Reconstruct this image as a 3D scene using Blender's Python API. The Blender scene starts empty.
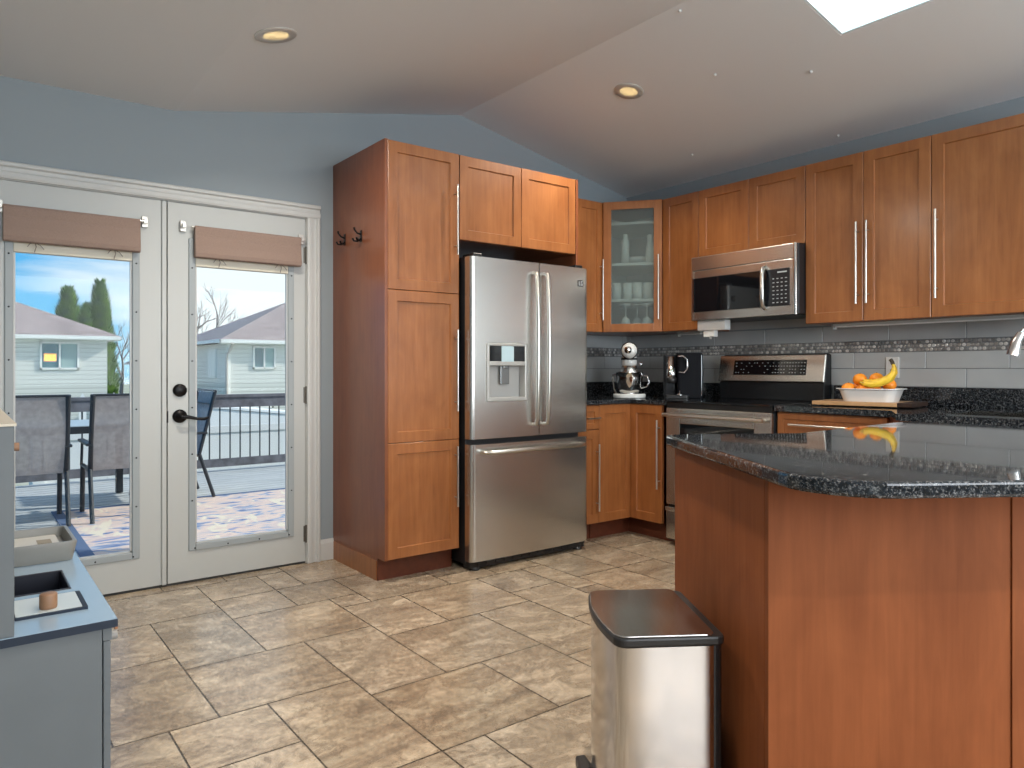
import bpy, bmesh, math, random
from math import pi, sin, cos, radians
from mathutils import Vector, Matrix
random.seed(7)
S = bpy.context.scene
COL = S.collection

# ------------------------------------------------------------------ camera
cam = bpy.data.cameras.new('camera'); camo = bpy.data.objects.new('camera', cam); COL.objects.link(camo)
cam.sensor_width = 36.0; cam.lens = 722.8 / 1024 * 36.0
cam.shift_y = -15.0 / 1024
cam.clip_start = 0.05; cam.clip_end = 300
camo.location = (-4.2385, -4.0229, 1.1165)
camo.rotation_euler = (pi / 2, 0, -(pi / 2 - radians(52.517)))
S.camera = camo
S.view_settings.view_transform = 'Standard'; S.view_settings.look = 'None'
S.view_settings.exposure = 0.32; S.view_settings.gamma = 1.0; S.view_settings.use_curve_mapping = False
S.cycles.max_bounces = 8; S.cycles.diffuse_bounces = 4; S.cycles.glossy_bounces = 5
S.cycles.transparent_max_bounces = 16; S.cycles.transmission_bounces = 6
S.cycles.caustics_reflective = False; S.cycles.caustics_refractive = False
S.cycles.sample_clamp_indirect = 6.0
S.cycles.use_denoising = True

# ------------------------------------------------------------------ node helpers
def newmat(name):
    m = bpy.data.materials.new(name); m.use_nodes = True
    nt = m.node_tree; return m, nt, nt.nodes['Principled BSDF']
def N(nt, t, **k):
    n = nt.nodes.new(t)
    for a, v in k.items(): setattr(n, a, v)
    return n
def L(nt, a, b): nt.links.new(a, b)
def coords(nt, scale=(1, 1, 1), kind='Object', rot=(0, 0, 0)):
    tc = N(nt, 'ShaderNodeTexCoord'); mp = N(nt, 'ShaderNodeMapping')
    mp.inputs['Scale'].default_value = scale; mp.inputs['Rotation'].default_value = rot
    L(nt, tc.outputs[kind], mp.inputs['Vector']); return mp.outputs['Vector']
def noise(nt, vec, scale, detail=4, rough=.5, dist=0):
    n = N(nt, 'ShaderNodeTexNoise'); n.inputs['Scale'].default_value = scale
    n.inputs['Detail'].default_value = detail; n.inputs['Roughness'].default_value = rough
    n.inputs['Distortion'].default_value = dist
    L(nt, vec, n.inputs['Vector']); return n.outputs['Fac']
def ramp(nt, fac, stops, interp='LINEAR'):
    r = N(nt, 'ShaderNodeValToRGB'); r.color_ramp.interpolation = interp
    e = r.color_ramp.elements
    while len(e) < len(stops): e.new(0.5)
    for i, (p, c) in enumerate(stops):
        e[i].position = p; e[i].color = (c[0], c[1], c[2], 1)
    L(nt, fac, r.inputs['Fac']); return r.outputs['Color']
def mix(nt, fac, a, b, mode='MIX'):
    m = N(nt, 'ShaderNodeMix', data_type='RGBA', blend_type=mode)
    for s, v in ((m.inputs[0], fac), (m.inputs[6], a), (m.inputs[7], b)):
        if hasattr(v, 'is_linked'): L(nt, v, s)
        elif isinstance(v, (int, float)): s.default_value = v
        else: s.default_value = (v[0], v[1], v[2], 1)
    return m.outputs[2]
def bump(nt, h, strength, dist=.01):
    b = N(nt, 'ShaderNodeBump'); b.inputs['Strength'].default_value = strength; b.inputs['Distance'].default_value = dist
    L(nt, h, b.inputs['Height']); return b.outputs['Normal']
def plain(name, col, rough=.5, metal=0, spec=.5, emit=0, coat=0, var=0.0, vs=40):
    m, nt, b = newmat(name)
    b.inputs['Base Color'].default_value = (*col, 1); b.inputs['Roughness'].default_value = rough
    b.inputs['Metallic'].default_value = metal; b.inputs['Specular IOR Level'].default_value = spec
    b.inputs['Coat Weight'].default_value = coat
    if emit:
        b.inputs['Emission Color'].default_value = (*col, 1); b.inputs['Emission Strength'].default_value = emit
    if var:
        f = noise(nt, coords(nt), vs, 3)
        L(nt, ramp(nt, f, [(.3, [c * (1 - var) for c in col]), (.7, [min(1, c * (1 + var)) for c in col])]), b.inputs['Base Color'])
    return m

# ------------------------------------------------------------------ world: blue sky with drifting cloud
W = bpy.data.worlds.new('world'); S.world = W; W.use_nodes = True
nt = W.node_tree; bg = nt.nodes['Background']
tc = N(nt, 'ShaderNodeTexCoord'); sx = N(nt, 'ShaderNodeSeparateXYZ'); L(nt, tc.outputs['Generated'], sx.inputs[0])
grad = ramp(nt, sx.outputs['Z'], [(0.0, (.22, .58, .84)), (.12, (.10, .43, .80)), (.6, (.10, .30, .66))])
mp = N(nt, 'ShaderNodeMapping'); mp.inputs['Scale'].default_value = (1.0, 1.0, 4.2); L(nt, tc.outputs['Generated'], mp.inputs[0])
cl = noise(nt, mp.outputs[0], 3.4, 6, .55, .3)
# more cloud towards the east (+x)
ma = N(nt, 'ShaderNodeMath', operation='MULTIPLY_ADD'); L(nt, sx.outputs['X'], ma.inputs[0]); ma.inputs[1].default_value = 2.3; L(nt, cl, ma.inputs[2])
cm = ramp(nt, ma.outputs[0], [(.74, (0, 0, 0)), (1.0, (1, 1, 1))])
skyc = mix(nt, cm, grad, (.86, .93, .98))
L(nt, skyc, bg.inputs['Color']); bg.inputs['Strength'].default_value = .92
WORLD = bg

# ------------------------------------------------------------------ sun
sl = bpy.data.lights.new('sun', 'SUN'); sl.energy = 3.5; sl.angle = .02; sl.color = (1, .95, .86)
so = bpy.data.objects.new('sun', sl); COL.objects.link(so); so.location = (20, -5, 20)
so.rotation_euler = (Vector((0, 0, 0)) - Vector((.80, -.30, .55))).to_track_quat('-Z', 'Y').to_euler()

# ------------------------------------------------------------------ window daylight: openings in the walls behind the camera
def area(name, loc, rot, sx_, sy_, power, col=(1, 1, 1)):
    l = bpy.data.lights.new(name, 'AREA'); l.shape = 'RECTANGLE'; l.size = sx_; l.size_y = sy_; l.energy = power; l.color = col
    o = bpy.data.objects.new(name, l); COL.objects.link(o); o.location = loc; o.rotation_euler = rot; return o
area('window_daylight', (-2.4, -6.98, 1.6), (pi / 2, 0, 0), 4.4, 1.4, 140, (.93, .97, 1))       # fills the wide window, faces +y
area('skylight_daylight', (-1.19, -2.83, 3.10), (0, 0, 0), .42, 1.05, 6.5, (.70, .93, 1))

# ------------------------------------------------------------------ mesh builder
class MB:
    def __init__(s): s.v = []; s.f = []; s.sm = []
    def add(s, vs, fs, smooth=False):
        o = len(s.v); s.v += [tuple(p) for p in vs]; s.f += [tuple(i + o for i in f) for f in fs]; s.sm += [smooth] * len(fs); return s
    def box(s, x0, x1, y0, y1, z0, z1):
        x0, x1 = min(x0, x1), max(x0, x1); y0, y1 = min(y0, y1), max(y0, y1); z0, z1 = min(z0, z1), max(z0, z1)
        v = [(x0, y0, z0), (x1, y0, z0), (x1, y1, z0), (x0, y1, z0), (x0, y0, z1), (x1, y0, z1), (x1, y1, z1), (x0, y1, z1)]
        return s.add(v, [(0, 3, 2, 1), (4, 5, 6, 7), (0, 1, 5, 4), (1, 2, 6, 5), (2, 3, 7, 6), (3, 0, 4, 7)])
    def prism(s, poly, z0, z1, smooth=False, top=None):
        # poly counter-clockwise in plan; top = optional other outline at z1
        n = len(poly); t = top or poly
        a = sum(poly[i][0] * poly[(i + 1) % n][1] - poly[(i + 1) % n][0] * poly[i][1] for i in range(n))
        if a < 0: poly = poly[::-1]; t = t[::-1]
        v = [(p[0], p[1], z0) for p in poly] + [(p[0], p[1], z1) for p in t]
        s.add(v, [tuple(range(n - 1, -1, -1)), tuple(range(n, 2 * n))])
        o = len(s.v) - 2 * n
        s.f += [(o + i, o + (i + 1) % n, o + n + (i + 1) % n, o + n + i) for i in range(n)]; s.sm += [smooth] * n
        return s
    def sweep(s, poly, axis, a0, a1, smooth=False):
        # poly in the two other axes, extruded along axis 'x' or 'y'
        t = MB().prism(poly, a0, a1, smooth)
        if axis == 'x': t.v = [(z, x, y) for x, y, z in t.v]
        else: t.v = [(x, z, y) for x, y, z in t.v]
        o = len(s.v); s.v += t.v; s.f += [tuple(i + o for i in f) for f in t.f]; s.sm += t.sm; return s
    def tube(s, pts, r, n=10, cap=True):
        pts = [Vector(p) for p in pts]; rs = r if isinstance(r, (list, tuple)) else [r] * len(pts)
        d0 = (pts[1] - pts[0]).normalized(); up = Vector((0, 0, 1)) if abs(d0.z) < .9 else Vector((1, 0, 0))
        u = d0.cross(up).normalized(); vs = []
        for i, p in enumerate(pts):
            d = (pts[min(i + 1, len(pts) - 1)] - pts[max(i - 1, 0)]).normalized()
            u = (u - d * u.dot(d)).normalized(); w = d.cross(u)
            vs += [p + (u * cos(2 * pi * k / n) + w * sin(2 * pi * k / n)) * rs[i] for k in range(n)]
        m = len(pts)
        fs = [(i * n + k, i * n + (k + 1) % n, (i + 1) * n + (k + 1) % n, (i + 1) * n + k) for i in range(m - 1) for k in range(n)]
        s.add(vs, fs, True)
        if cap:
            s.add(vs[:n], [tuple(range(n - 1, -1, -1))]); s.add(vs[-n:], [tuple(range(n))])
        return s
    def lathe(s, prof, c=(0, 0, 0), axis='z', n=24, sx=1, sy=1):
        # prof: (radius, height); closed at radius 0
        vs = []
        for r, h in prof:
            for k in range(n):
                a = 2 * pi * k / n; x, y = r * cos(a) * sx, r * sin(a) * sy
                p = (x, y, h) if axis == 'z' else ((h, x, y) if axis == 'x' else (y, h, x))
                vs.append((c[0] + p[0], c[1] + p[1], c[2] + p[2]))
        m = len(prof)
        fs = [(i * n + k, i * n + (k + 1) % n, (i + 1) * n + (k + 1) % n, (i + 1) * n + k) for i in range(m - 1) for k in range(n)]
        s.add(vs, fs, True)
        if prof[0][0] > 1e-6: s.add(vs[:n], [tuple(range(n - 1, -1, -1))])
        if prof[-1][0] > 1e-6: s.add(vs[-n:], [tuple(range(n))])
        return s
    def sphere(s, c, r, n=14, sc=(1, 1, 1)):
        t = MB().lathe([(max(r * sin(pi * i / 8), 1e-7), -r * cos(pi * i / 8)) for i in range(9)], (0, 0, 0), 'z', n)
        t.v = [(c[0] + x * sc[0], c[1] + y * sc[1], c[2] + z * sc[2]) for x, y, z in t.v]
        o = len(s.v); s.v += t.v; s.f += [tuple(i + o for i in f) for f in t.f]; s.sm += t.sm; return s
    def xf(s, loc=(0, 0, 0), rz=0, m=None):
        m = m or (Matrix.Translation(loc) @ Matrix.Rotation(rz, 4, 'Z')); s.v = [tuple(m @ Vector(p)) for p in s.v]; return s
    def join(s, o): s.add(o.v, [], False); k = len(s.v) - len(o.v); s.f += [tuple(i + k for i in f) for f in o.f]; s.sm += o.sm; return s
    def build(s, name, mat, parent=None, bevel=0, seg=2, subd=0, label=None):
        me = bpy.data.meshes.new(name); me.from_pydata(s.v, [], s.f); me.validate(); me.update()
        if len(me.polygons) == len(s.sm): me.polygons.foreach_set('use_smooth', s.sm)
        bm = bmesh.new(); bm.from_mesh(me); bmesh.ops.recalc_face_normals(bm, faces=bm.faces); bm.to_mesh(me); bm.free()
        o = bpy.data.objects.new(name, me); COL.objects.link(o); me.materials.append(mat)
        if bevel:
            b = o.modifiers.new('bevel', 'BEVEL'); b.width = bevel; b.segments = seg; b.limit_method = 'ANGLE'; b.angle_limit = radians(40)
            b.harden_normals = False
        if subd:
            d = o.modifiers.new('sub', 'SUBSURF'); d.levels = subd; d.render_levels = subd
        if parent: o.parent = parent
        if label: o['label'] = label
        return o
def tag(o, label, cat, group=None):
    o['label'] = label; o['category'] = cat
    if group: o['group'] = group
    return o
def thing(name, label, cat, loc=(0, 0, 0), rz=0, group=None):
    o = bpy.data.objects.new(name, None); COL.objects.link(o); o.empty_display_size = .1
    o.location = loc; o.rotation_euler = (0, 0, rz); return tag(o, label, cat, group)
def struct(o): o['kind'] = 'structure'; return o
def copy_tree(o, parent=None):
    c = o.copy(); COL.objects.link(c); c.parent = parent
    for ch in list(o.children): copy_tree(ch, c)
    return c
def rrect(x0, x1, y0, y1, r, n=5):
    P = []
    for cx, cy, a0 in ((x1 - r, y0 + r, -90), (x1 - r, y1 - r, 0), (x0 + r, y1 - r, 90), (x0 + r, y0 + r, 180)):
        P += [(cx + r * cos(radians(a0 + 90 * i / n)), cy + r * sin(radians(a0 + 90 * i / n))) for i in range(n + 1)]
    return P

# ------------------------------------------------------------------ materials
def wood(name, dark, mid, light, sc=(1, 1, 1), rough=.34, grain=(26, 26, 1.6), attr=False):
    m, nt, b = newmat(name)
    v = coords(nt, grain); f1 = noise(nt, v, 1.6, 6, .62, .6)
    f2 = noise(nt, coords(nt, (5, 5, 2.5)), 1.4, 3, .5, .8)
    c = ramp(nt, f1, [(.32, dark), (.52, mid), (.72, light)])
    c2 = ramp(nt, f2, [(.3, [x * .86 for x in mid]), (.7, [min(1, x * 1.12) for x in light])])
    c = mix(nt, .5, c, c2)
    oi = N(nt, 'ShaderNodeObjectInfo'); mr = N(nt, 'ShaderNodeMapRange'); L(nt, oi.outputs['Random'], mr.inputs[0])
    mr.inputs[3].default_value = .93; mr.inputs[4].default_value = 1.06
    vm = N(nt, 'ShaderNodeVectorMath', operation='SCALE'); L(nt, c, vm.inputs[0]); L(nt, mr.outputs[0], vm.inputs['Scale'])
    L(nt, vm.outputs[0], b.inputs['Base Color']); b.inputs['Roughness'].default_value = rough
    b.inputs['Specular IOR Level'].default_value = .5; b.inputs['Coat Weight'].default_value = .25; b.inputs['Coat Roughness'].default_value = .18
    L(nt, bump(nt, f1, .05, .004), b.inputs['Normal']); return m
WOOD = wood('maple_door', (.215, .070, .020), (.305, .107, .031), (.395, .155, .052))
WOODR = wood('maple_panel', (.175, .050, .018), (.225, .068, .025), (.270, .088, .034))
WOODP = wood('maple_peninsula', (.170, .046, .014), (.215, .063, .020), (.265, .083, .028), rough=.6)
WOODP.node_tree.nodes['Principled BSDF'].inputs['Coat Weight'].default_value = 0
WOODP.node_tree.nodes['Principled BSDF'].inputs['Specular IOR Level'].default_value = .18
WOODD = plain('toe_kick_wood', (.12, .030, .013), .45, var=.15)
GAP = plain('pantry_gap_shade', (.02, .012, .008), .8)
def steel(name, col, rough, brush=(1, 1, 240), strength=.02, aniso=.5):
    m, nt, b = newmat(name)
    f = noise(nt, coords(nt, brush), 1.0, 3, .6)
    L(nt, ramp(nt, f, [(.3, [c * .93 for c in col]), (.7, [min(1, c * 1.05) for c in col])]), b.inputs['Base Color'])
    b.inputs['Metallic'].default_value = 1; b.inputs['Roughness'].default_value = rough
    b.inputs['Anisotropic'].default_value = aniso
    L(nt, bump(nt, f, strength, .001), b.inputs['Normal']); return m
STEEL = steel('brushed_stainless', (.60, .585, .55), .27)
STEELB = steel('polished_stainless', (.66, .65, .63), .12, strength=.0)
NICKEL = plain('satin_nickel', (.62, .60, .56), .28, 1)
CHROME = plain('chrome', (.78, .78, .78), .08, 1)
DARKM = plain('dark_bronze', (.012, .011, .012), .35, .6)
BLACKG = plain('black_glass', (.006, .007, .009), .05, spec=.6)
BLACKP = plain('black_plastic', (.012, .012, .013), .38)
GREYP = plain('grey_plastic', (.42, .42, .41), .4)
WHITEP = plain('white_plastic', (.80, .80, .78), .35)
MARK = plain('panel_print', (.55, .60, .62), .5)
def granite():
    m, nt, b = newmat('black_granite')
    v = coords(nt)
    f = noise(nt, v, 70, 4, .75); f2 = noise(nt, v, 230, 2, .6); f3 = noise(nt, v, 7, 3)
    c = ramp(nt, f, [(.46, (.005, .007, .010)), (.56, (.020, .024, .030)), (.64, (.11, .115, .12)), (.72, (.30, .31, .31))])
    c2 = ramp(nt, f2, [(.56, (0, 0, 0)), (.66, (.13, .13, .13))])
    c = mix(nt, 1.0, c, c2, 'ADD')
    L(nt, c, b.inputs['Base Color']); b.inputs['Roughness'].default_value = .09
    b.inputs['Specular IOR Level'].default_value = .55
    L(nt, ramp(nt, f3, [(.3, (.025, .025, .025)), (.7, (.05, .05, .05))]), b.inputs['Roughness']); return m
GRANITE = granite()
def wallmat(name, col):
    m, nt, b = newmat(name)
    f = noise(nt, coords(nt), 180, 3)
    b.inputs['Base Color'].default_value = (*col, 1); b.inputs['Roughness'].default_value = .62
    b.inputs['Specular IOR Level'].default_value = .3
    L(nt, bump(nt, f, .08, .002), b.inputs['Normal']); return m
WALL = wallmat('blue_grey_paint', (.300, .345, .375))
CEIL = wallmat('ceiling_paint', (.80, .815, .83))
SHAFT = wallmat('shaft_white', (.80, .88, .90))
TRIM = plain('white_trim', (.58, .59, .58), .35)
DOORW = plain('white_door_paint', (.53, .55, .54), .38)
def tilefloor():
    m, nt, b = newmat('travertine_tile')
    at = N(nt, 'ShaderNodeAttribute', attribute_name='tile'); sep = N(nt, 'ShaderNodeSeparateColor'); L(nt, at.outputs['Color'], sep.inputs[0])
    tc = N(nt, 'ShaderNodeTexCoord')
    vm = N(nt, 'ShaderNodeVectorMath', operation='MULTIPLY_ADD'); L(nt, at.outputs['Color'], vm.inputs[0]); vm.inputs[1].default_value = (13, 17, 9); L(nt, tc.outputs['Object'], vm.inputs[2])
    mp = N(nt, 'ShaderNodeMapping'); mp.inputs['Scale'].default_value = (1.2, 5.2, 1); mp.inputs['Rotation'].default_value = (0, 0, .12); L(nt, vm.outputs[0], mp.inputs[0])
    f1 = noise(nt, mp.outputs[0], 1.5, 8, .66, 1.6)
    mp2 = N(nt, 'ShaderNodeMapping'); mp2.inputs['Scale'].default_value = (2.2, 3.4, 1); L(nt, vm.outputs[0], mp2.inputs[0])
    f2 = noise(nt, mp2.outputs[0], 1.8, 9, .7, .8)
    f3 = noise(nt, vm.outputs[0], 42, 6, .75)
    c1 = ramp(nt, f1, [(.33, (.15, .115, .082)), (.44, (.30, .225, .155)), (.55, (.42, .34, .245)), (.66, (.62, .54, .42))])
    c2 = ramp(nt, f2, [(.34, (.21, .18, .15)), (.50, (.37, .32, .26)), (.64, (.60, .54, .455))])
    gm = N(nt, 'ShaderNodeMapRange'); L(nt, sep.outputs[1], gm.inputs[0]); gm.inputs[3].default_value = .40; gm.inputs[4].default_value = .85
    c = mix(nt, gm.outputs[0], c1, c2)
    vein = ramp(nt, f2, [(.485, (0, 0, 0)), (.50, (1, 1, 1)), (.515, (0, 0, 0))])
    vm2 = N(nt, 'ShaderNodeMath', operation='MULTIPLY'); L(nt, vein, vm2.inputs[0]); vm2.inputs[1].default_value = .55
    c = mix(nt, vm2.outputs[0], c, (.10, .075, .055))
    sp = ramp(nt, f3, [(.40, (.72, .71, .70)), (.60, (1.12, 1.12, 1.12))])
    c = mix(nt, 1.0, c, sp, 'MULTIPLY'); c = mix(nt, 1.0, c, (1.16, 1.09, 1.00), 'MULTIPLY')
    tv = N(nt, 'ShaderNodeMapRange'); L(nt, sep.outputs[0], tv.inputs[0]); tv.inputs[3].default_value = .80; tv.inputs[4].default_value = 1.10
    v3 = N(nt, 'ShaderNodeVectorMath', operation='SCALE'); L(nt, c, v3.inputs[0]); L(nt, tv.outputs[0], v3.inputs['Scale'])
    g = N(nt, 'ShaderNodeMath', operation='GREATER_THAN'); L(nt, at.outputs['Alpha'], g.inputs[0]); g.inputs[1].default_value = .5
    c = mix(nt, g.outputs[0], (.085, .068, .052), v3.outputs[0])
    L(nt, c, b.inputs['Base Color'])
    rr = ramp(nt, f3, [(.35, (.34, .34, .34)), (.65, (.20, .20, .20))]); L(nt, rr, b.inputs['Roughness'])
    b.inputs['Specular IOR Level'].default_value = .55
    L(nt, bump(nt, f2, .12, .004), b.inputs['Normal']); return m
TILEF = tilefloor()
def splashmat():
    m, nt, b = newmat('grey_splash_tile')
    f = noise(nt, coords(nt, (2, 2, 2)), 2, 3)
    L(nt, ramp(nt, f, [(.3, (.46, .48, .49)), (.7, (.53, .55, .555))]), b.inputs['Base Color'])
    b.inputs['Roughness'].default_value = .22; return m
SPLASH = splashmat()
GROUT = plain('grout', (.17, .18, .19), .8)
def mosaicmat():
    m, nt, b = newmat('penny_mosaic')
    at = N(nt, 'ShaderNodeAttribute', attribute_name='tile'); sep = N(nt, 'ShaderNodeSeparateColor'); L(nt, at.outputs['Color'], sep.inputs[0])
    c = ramp(nt, sep.outputs[0], [(0, (.26, .26, .26)), (.35, (.42, .40, .38)), (.7, (.62, .61, .59)), (1, (.90, .89, .87))])
    L(nt, c, b.inputs['Base Color']); b.inputs['Metallic'].default_value = .45; b.inputs['Roughness'].default_value = .22; return m
MOSAIC = mosaicmat()
def glassmat(name, tint=(1, 1, 1), base=.04, rough=.0, amt=.35):
    m = bpy.data.materials.new(name); m.use_nodes = True; nt = m.node_tree; nt.nodes.clear()
    o = N(nt, 'ShaderNodeOutputMaterial'); tr = N(nt, 'ShaderNodeBsdfTransparent'); gl = N(nt, 'ShaderNodeBsdfGlossy')
    tr.inputs[0].default_value = (*tint, 1); gl.inputs['Roughness'].default_value = rough
    lw = N(nt, 'ShaderNodeLayerWeight'); lw.inputs[0].default_value = .5
    mr = N(nt, 'ShaderNodeMath', operation='MULTIPLY_ADD'); L(nt, lw.outputs['Facing'], mr.inputs[0]); mr.inputs[1].default_value = amt; mr.inputs[2].default_value = base
    pw = N(nt, 'ShaderNodeMath', operation='POWER'); L(nt, lw.outputs['Facing'], pw.inputs[0]); pw.inputs[1].default_value = 4
    L(nt, pw.outputs[0], mr.inputs[0])
    mx = N(nt, 'ShaderNodeMixShader'); L(nt, mr.outputs[0], mx.inputs[0]); L(nt, tr.outputs[0], mx.inputs[1]); L(nt, gl.outputs[0], mx.inputs[2])
    L(nt, mx.outputs[0], o.inputs[0]); return m, nt, mx, o
GLASS = glassmat('clear_glass', (.97, .99, .98), .006, 0, .25)[0]
def frostmat():
    m, nt, mx, o = glassmat('frosted_glass', (.84, .90, .89), .05, .03, .5)
    di = N(nt, 'ShaderNodeBsdfDiffuse'); di.inputs[0].default_value = (.52, .58, .58, 1)
    tl = N(nt, 'ShaderNodeBsdfTranslucent'); tl.inputs[0].default_value = (.52, .58, .58, 1)
    ad = N(nt, 'ShaderNodeMixShader'); ad.inputs[0].default_value = .6; L(nt, di.outputs[0], ad.inputs[1]); L(nt, tl.outputs[0], ad.inputs[2])
    m2 = N(nt, 'ShaderNodeMixShader'); m2.inputs[0].default_value = .25; L(nt, mx.outputs[0], m2.inputs[1]); L(nt, ad.outputs[0], m2.inputs[2])
    L(nt, m2.outputs[0], o.inputs[0]); return m
FROST = frostmat()
DRINK = glassmat('drinking_glass', (.86, .90, .89), .14, .05, .6)[0]
BULB = plain('lamp_lens', (1, .80, .45), .4, emit=5.0)
LAMPT = plain('lamp_trim', (.62, .60, .56), .35, .3)

# ------------------------------------------------------------------ room shell
XR, YB, XL, YF = 0.0, 0.0, -5.25, -7.0
def zc(x):
    if x <= -3.348: return 2.45
    if x <= -1.589: return 2.45 + (x + 3.348) * (2.805 - 2.45) / (3.348 - 1.589)
    return 2.805 + (x + 1.589) * (2.482 - 2.805) / 1.589
# floor: multi-size stone tiles on a 0.152 m module
def build_floor():
    m = .152; ox, oy = -3.571, -.55
    i0, i1 = int((XL - ox) / m) - 1, int((XR - ox) / m) + 1
    j0, j1 = -4, int((oy - YF) / m) + 1           # j grows toward the camera (-y)
    occ = {}
    tiles = []
    def put(i, j, w, h):
        tiles.append((i, j, w, h))
        for a in range(i, i + w):
            for b_ in range(j, j + h): occ[(a, b_)] = 1
    fixed = [(0, 0, 2, 4), (2, -1, 2, 2), (2, 1, 3, 3), (0, 4, 3, 3), (-2, 3, 2, 4), (-3, 0, 3, 3), (3, 4, 2, 4), (1, 7, 2, 4), (3, 8, 3, 3),
             (-1, 7, 2, 2), (5, 5, 3, 3), (6, 8, 2, 3), (4, 11, 3, 3), (5, 2, 2, 3), (8, 5, 2, 4), (4, -1, 2, 2), (-1, -3, 3, 3), (7, 2, 3, 3), (10, 4, 2, 3), (10, 2, 2, 2), (2, -3, 2, 2)]
    for t in fixed:
        if not any((a, b_) in occ for a in range(t[0], t[0] + t[2]) for b_ in range(t[1], t[1] + t[3])): put(*t)
    rnd = random.Random(11)
    for j in range(j0, j1):
        for i in range(i0, i1):
            if (i, j) in occ: continue
            opts = [(3, 3), (2, 4), (3, 3), (2, 2), (4, 2), (2, 3), (3, 2), (1, 3), (2, 1), (1, 2), (1, 1)]
            if rnd.random() < .5: opts = [(2, 4), (3, 3)] + opts
            for w, h in opts:
                if not any((a, b_) in occ for a in range(i, i + w) for b_ in range(j, j + h)): put(i, j, w, h); break
    vs, fs, cols = [], [], []
    def quad(x0, x1, y0, y1, z, c):
        x0, x1 = max(x0, XL), min(x1, XR); y0, y1 = max(y0, YF), min(y1, YB + .02)
        if x1 - x0 < .002 or y1 - y0 < .002: return
        o = len(vs); vs.extend([(x0, y0, z), (x1, y0, z), (x1, y1, z), (x0, y1, z)]); fs.append((o, o + 1, o + 2, o + 3)); cols.append(c)
    g = .0028
    for i, j, w, h in tiles:
        quad(ox + i * m + g, ox + (i + w) * m - g, oy - (j + h) * m + g, oy - j * m - g, 0, (rnd.random(), rnd.random(), rnd.random(), 1))
    quad(XL, XR, YF, YB, -.0018, (0, 0, 0, 0))
    me = bpy.data.meshes.new('floor'); me.from_pydata(vs, [], fs); me.update()
    ca = me.color_attributes.new('tile', 'FLOAT_COLOR', 'CORNER')
    for p in me.polygons:
        for li in p.loop_indices: ca.data[li].color = cols[p.index]
    me.materials.append(TILEF)
    o = bpy.data.objects.new('floor', me); COL.objects.link(o); struct(o)
build_floor()
struct(MB().box(XL - .2, XR + .2, YF - .2, YB + .16, -.25, -.004).build('trim_3', plain('subfloor', (.2, .18, .16), .9)))
# ceiling (underside faces with the skylight hole, plus a slab above)
SKX0, SKX1, SKY0, SKY1 = -1.42, -.958, -3.38, -2.275
def build_ceiling():
    b = MB()
    def q(x0, x1, y0, y1):
        b.add([(x0, y0, zc(x0)), (x1, y0, zc(x1)), (x1, y1, zc(x1)), (x0, y1, zc(x0)),
               (x0, y0, zc(x0) + .12), (x1, y0, zc(x1) + .12), (x1, y1, zc(x1) + .12), (x0, y1, zc(x0) + .12)],
              [(0, 3, 2, 1), (4, 5, 6, 7), (0, 1, 5, 4), (1, 2, 6, 5), (2, 3, 7, 6), (3, 0, 4, 7)])
    q(XL - .15, -3.348, YF - .15, YB + .15); q(-3.348, -1.589, YF - .15, YB + .15)
    q(-1.589, SKX0, YF - .15, YB + .15); q(SKX1, XR + .15, YF - .15, YB + .15)
    q(SKX0, SKX1, YF - .15, SKY0); q(SKX0, SKX1, SKY1, YB + .15)
    return b.build('ceiling', CEIL)
struct(build_ceiling())
# skylight shaft and pane
sk = thing('window_1', 'white skylight shaft set into the sloping ceiling at top right', 'skylight', (-1.19, -2.83, 2.7)); struct(sk)
del sk['category'], sk['label']
b = MB()
for (x0, x1, y0, y1) in ((SKX0 + .002, SKX0 + .012, SKY0 + .002, SKY1 - .002), (SKX1 - .012, SKX1 - .002, SKY0 + .002, SKY1 - .002), (SKX0 + .012, SKX1 - .012, SKY0 + .002, SKY0 + .012), (SKX0 + .012, SKX1 - .012, SKY1 - .012, SKY1 - .002)):
    def zz(x): return zc(x) + .001
    b.add([(x0, y0, zz(x0)), (x1, y0, zz(x1)), (x1, y1, zz(x1)), (x0, y1, zz(x0)), (x0, y0, 3.16), (x1, y0, 3.16), (x1, y1, 3.16), (x0, y1, 3.16)],
          [(0, 3, 2, 1), (4, 5, 6, 7), (0, 1, 5, 4), (1, 2, 6, 5), (2, 3, 7, 6), (3, 0, 4, 7)])
o = b.build('shaft_lining', SHAFT, sk); o.matrix_parent_inverse = Matrix.Translation((1.19, 2.83, -2.7))
o = MB().box(SKX0 - .03, SKX1 + .03, SKY0 - .03, SKY1 + .03, 3.16, 3.175).build('skylight_pane', GLASS, sk); o.matrix_parent_inverse = Matrix.Translation((1.19, 2.83, -2.7))
# walls
DX0, DX1, DZ = -4.135, -2.640, 1.992         # french door opening
T = .14
HI = 3.3
b = MB()
def wall_panel(b, x0, x1, z0, top=True, y0=YB, y1=YB + T):
    # one wall strip whose top follows the ceiling
    xs = sorted({x0, x1} | {x for x in (-3.348, -1.589) if x0 < x < x1})
    for a, c in zip(xs[:-1], xs[1:]):
        za, zb_ = zc(a) + .05, zc(c) + .05
        b.add([(a, y0, z0), (c, y0, z0), (c, y1, z0), (a, y1, z0), (a, y0, za), (c, y0, zb_), (c, y1, zb_), (a, y1, za)],
              [(0, 3, 2, 1), (4, 5, 6, 7), (0, 1, 5, 4), (1, 2, 6, 5), (2, 3, 7, 6), (3, 0, 4, 7)])
wall_panel(b, XL - T, DX0, -.2); wall_panel(b, DX0, DX1, DZ); wall_panel(b, DX1, XR + T, -.2)
wall_back = struct(b.build('wall_back', WALL))
wall_right = struct(MB().box(XR, XR + T, YF - T, YB, -.2, zc(0) + .05).build('wall_right', WALL))
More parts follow.
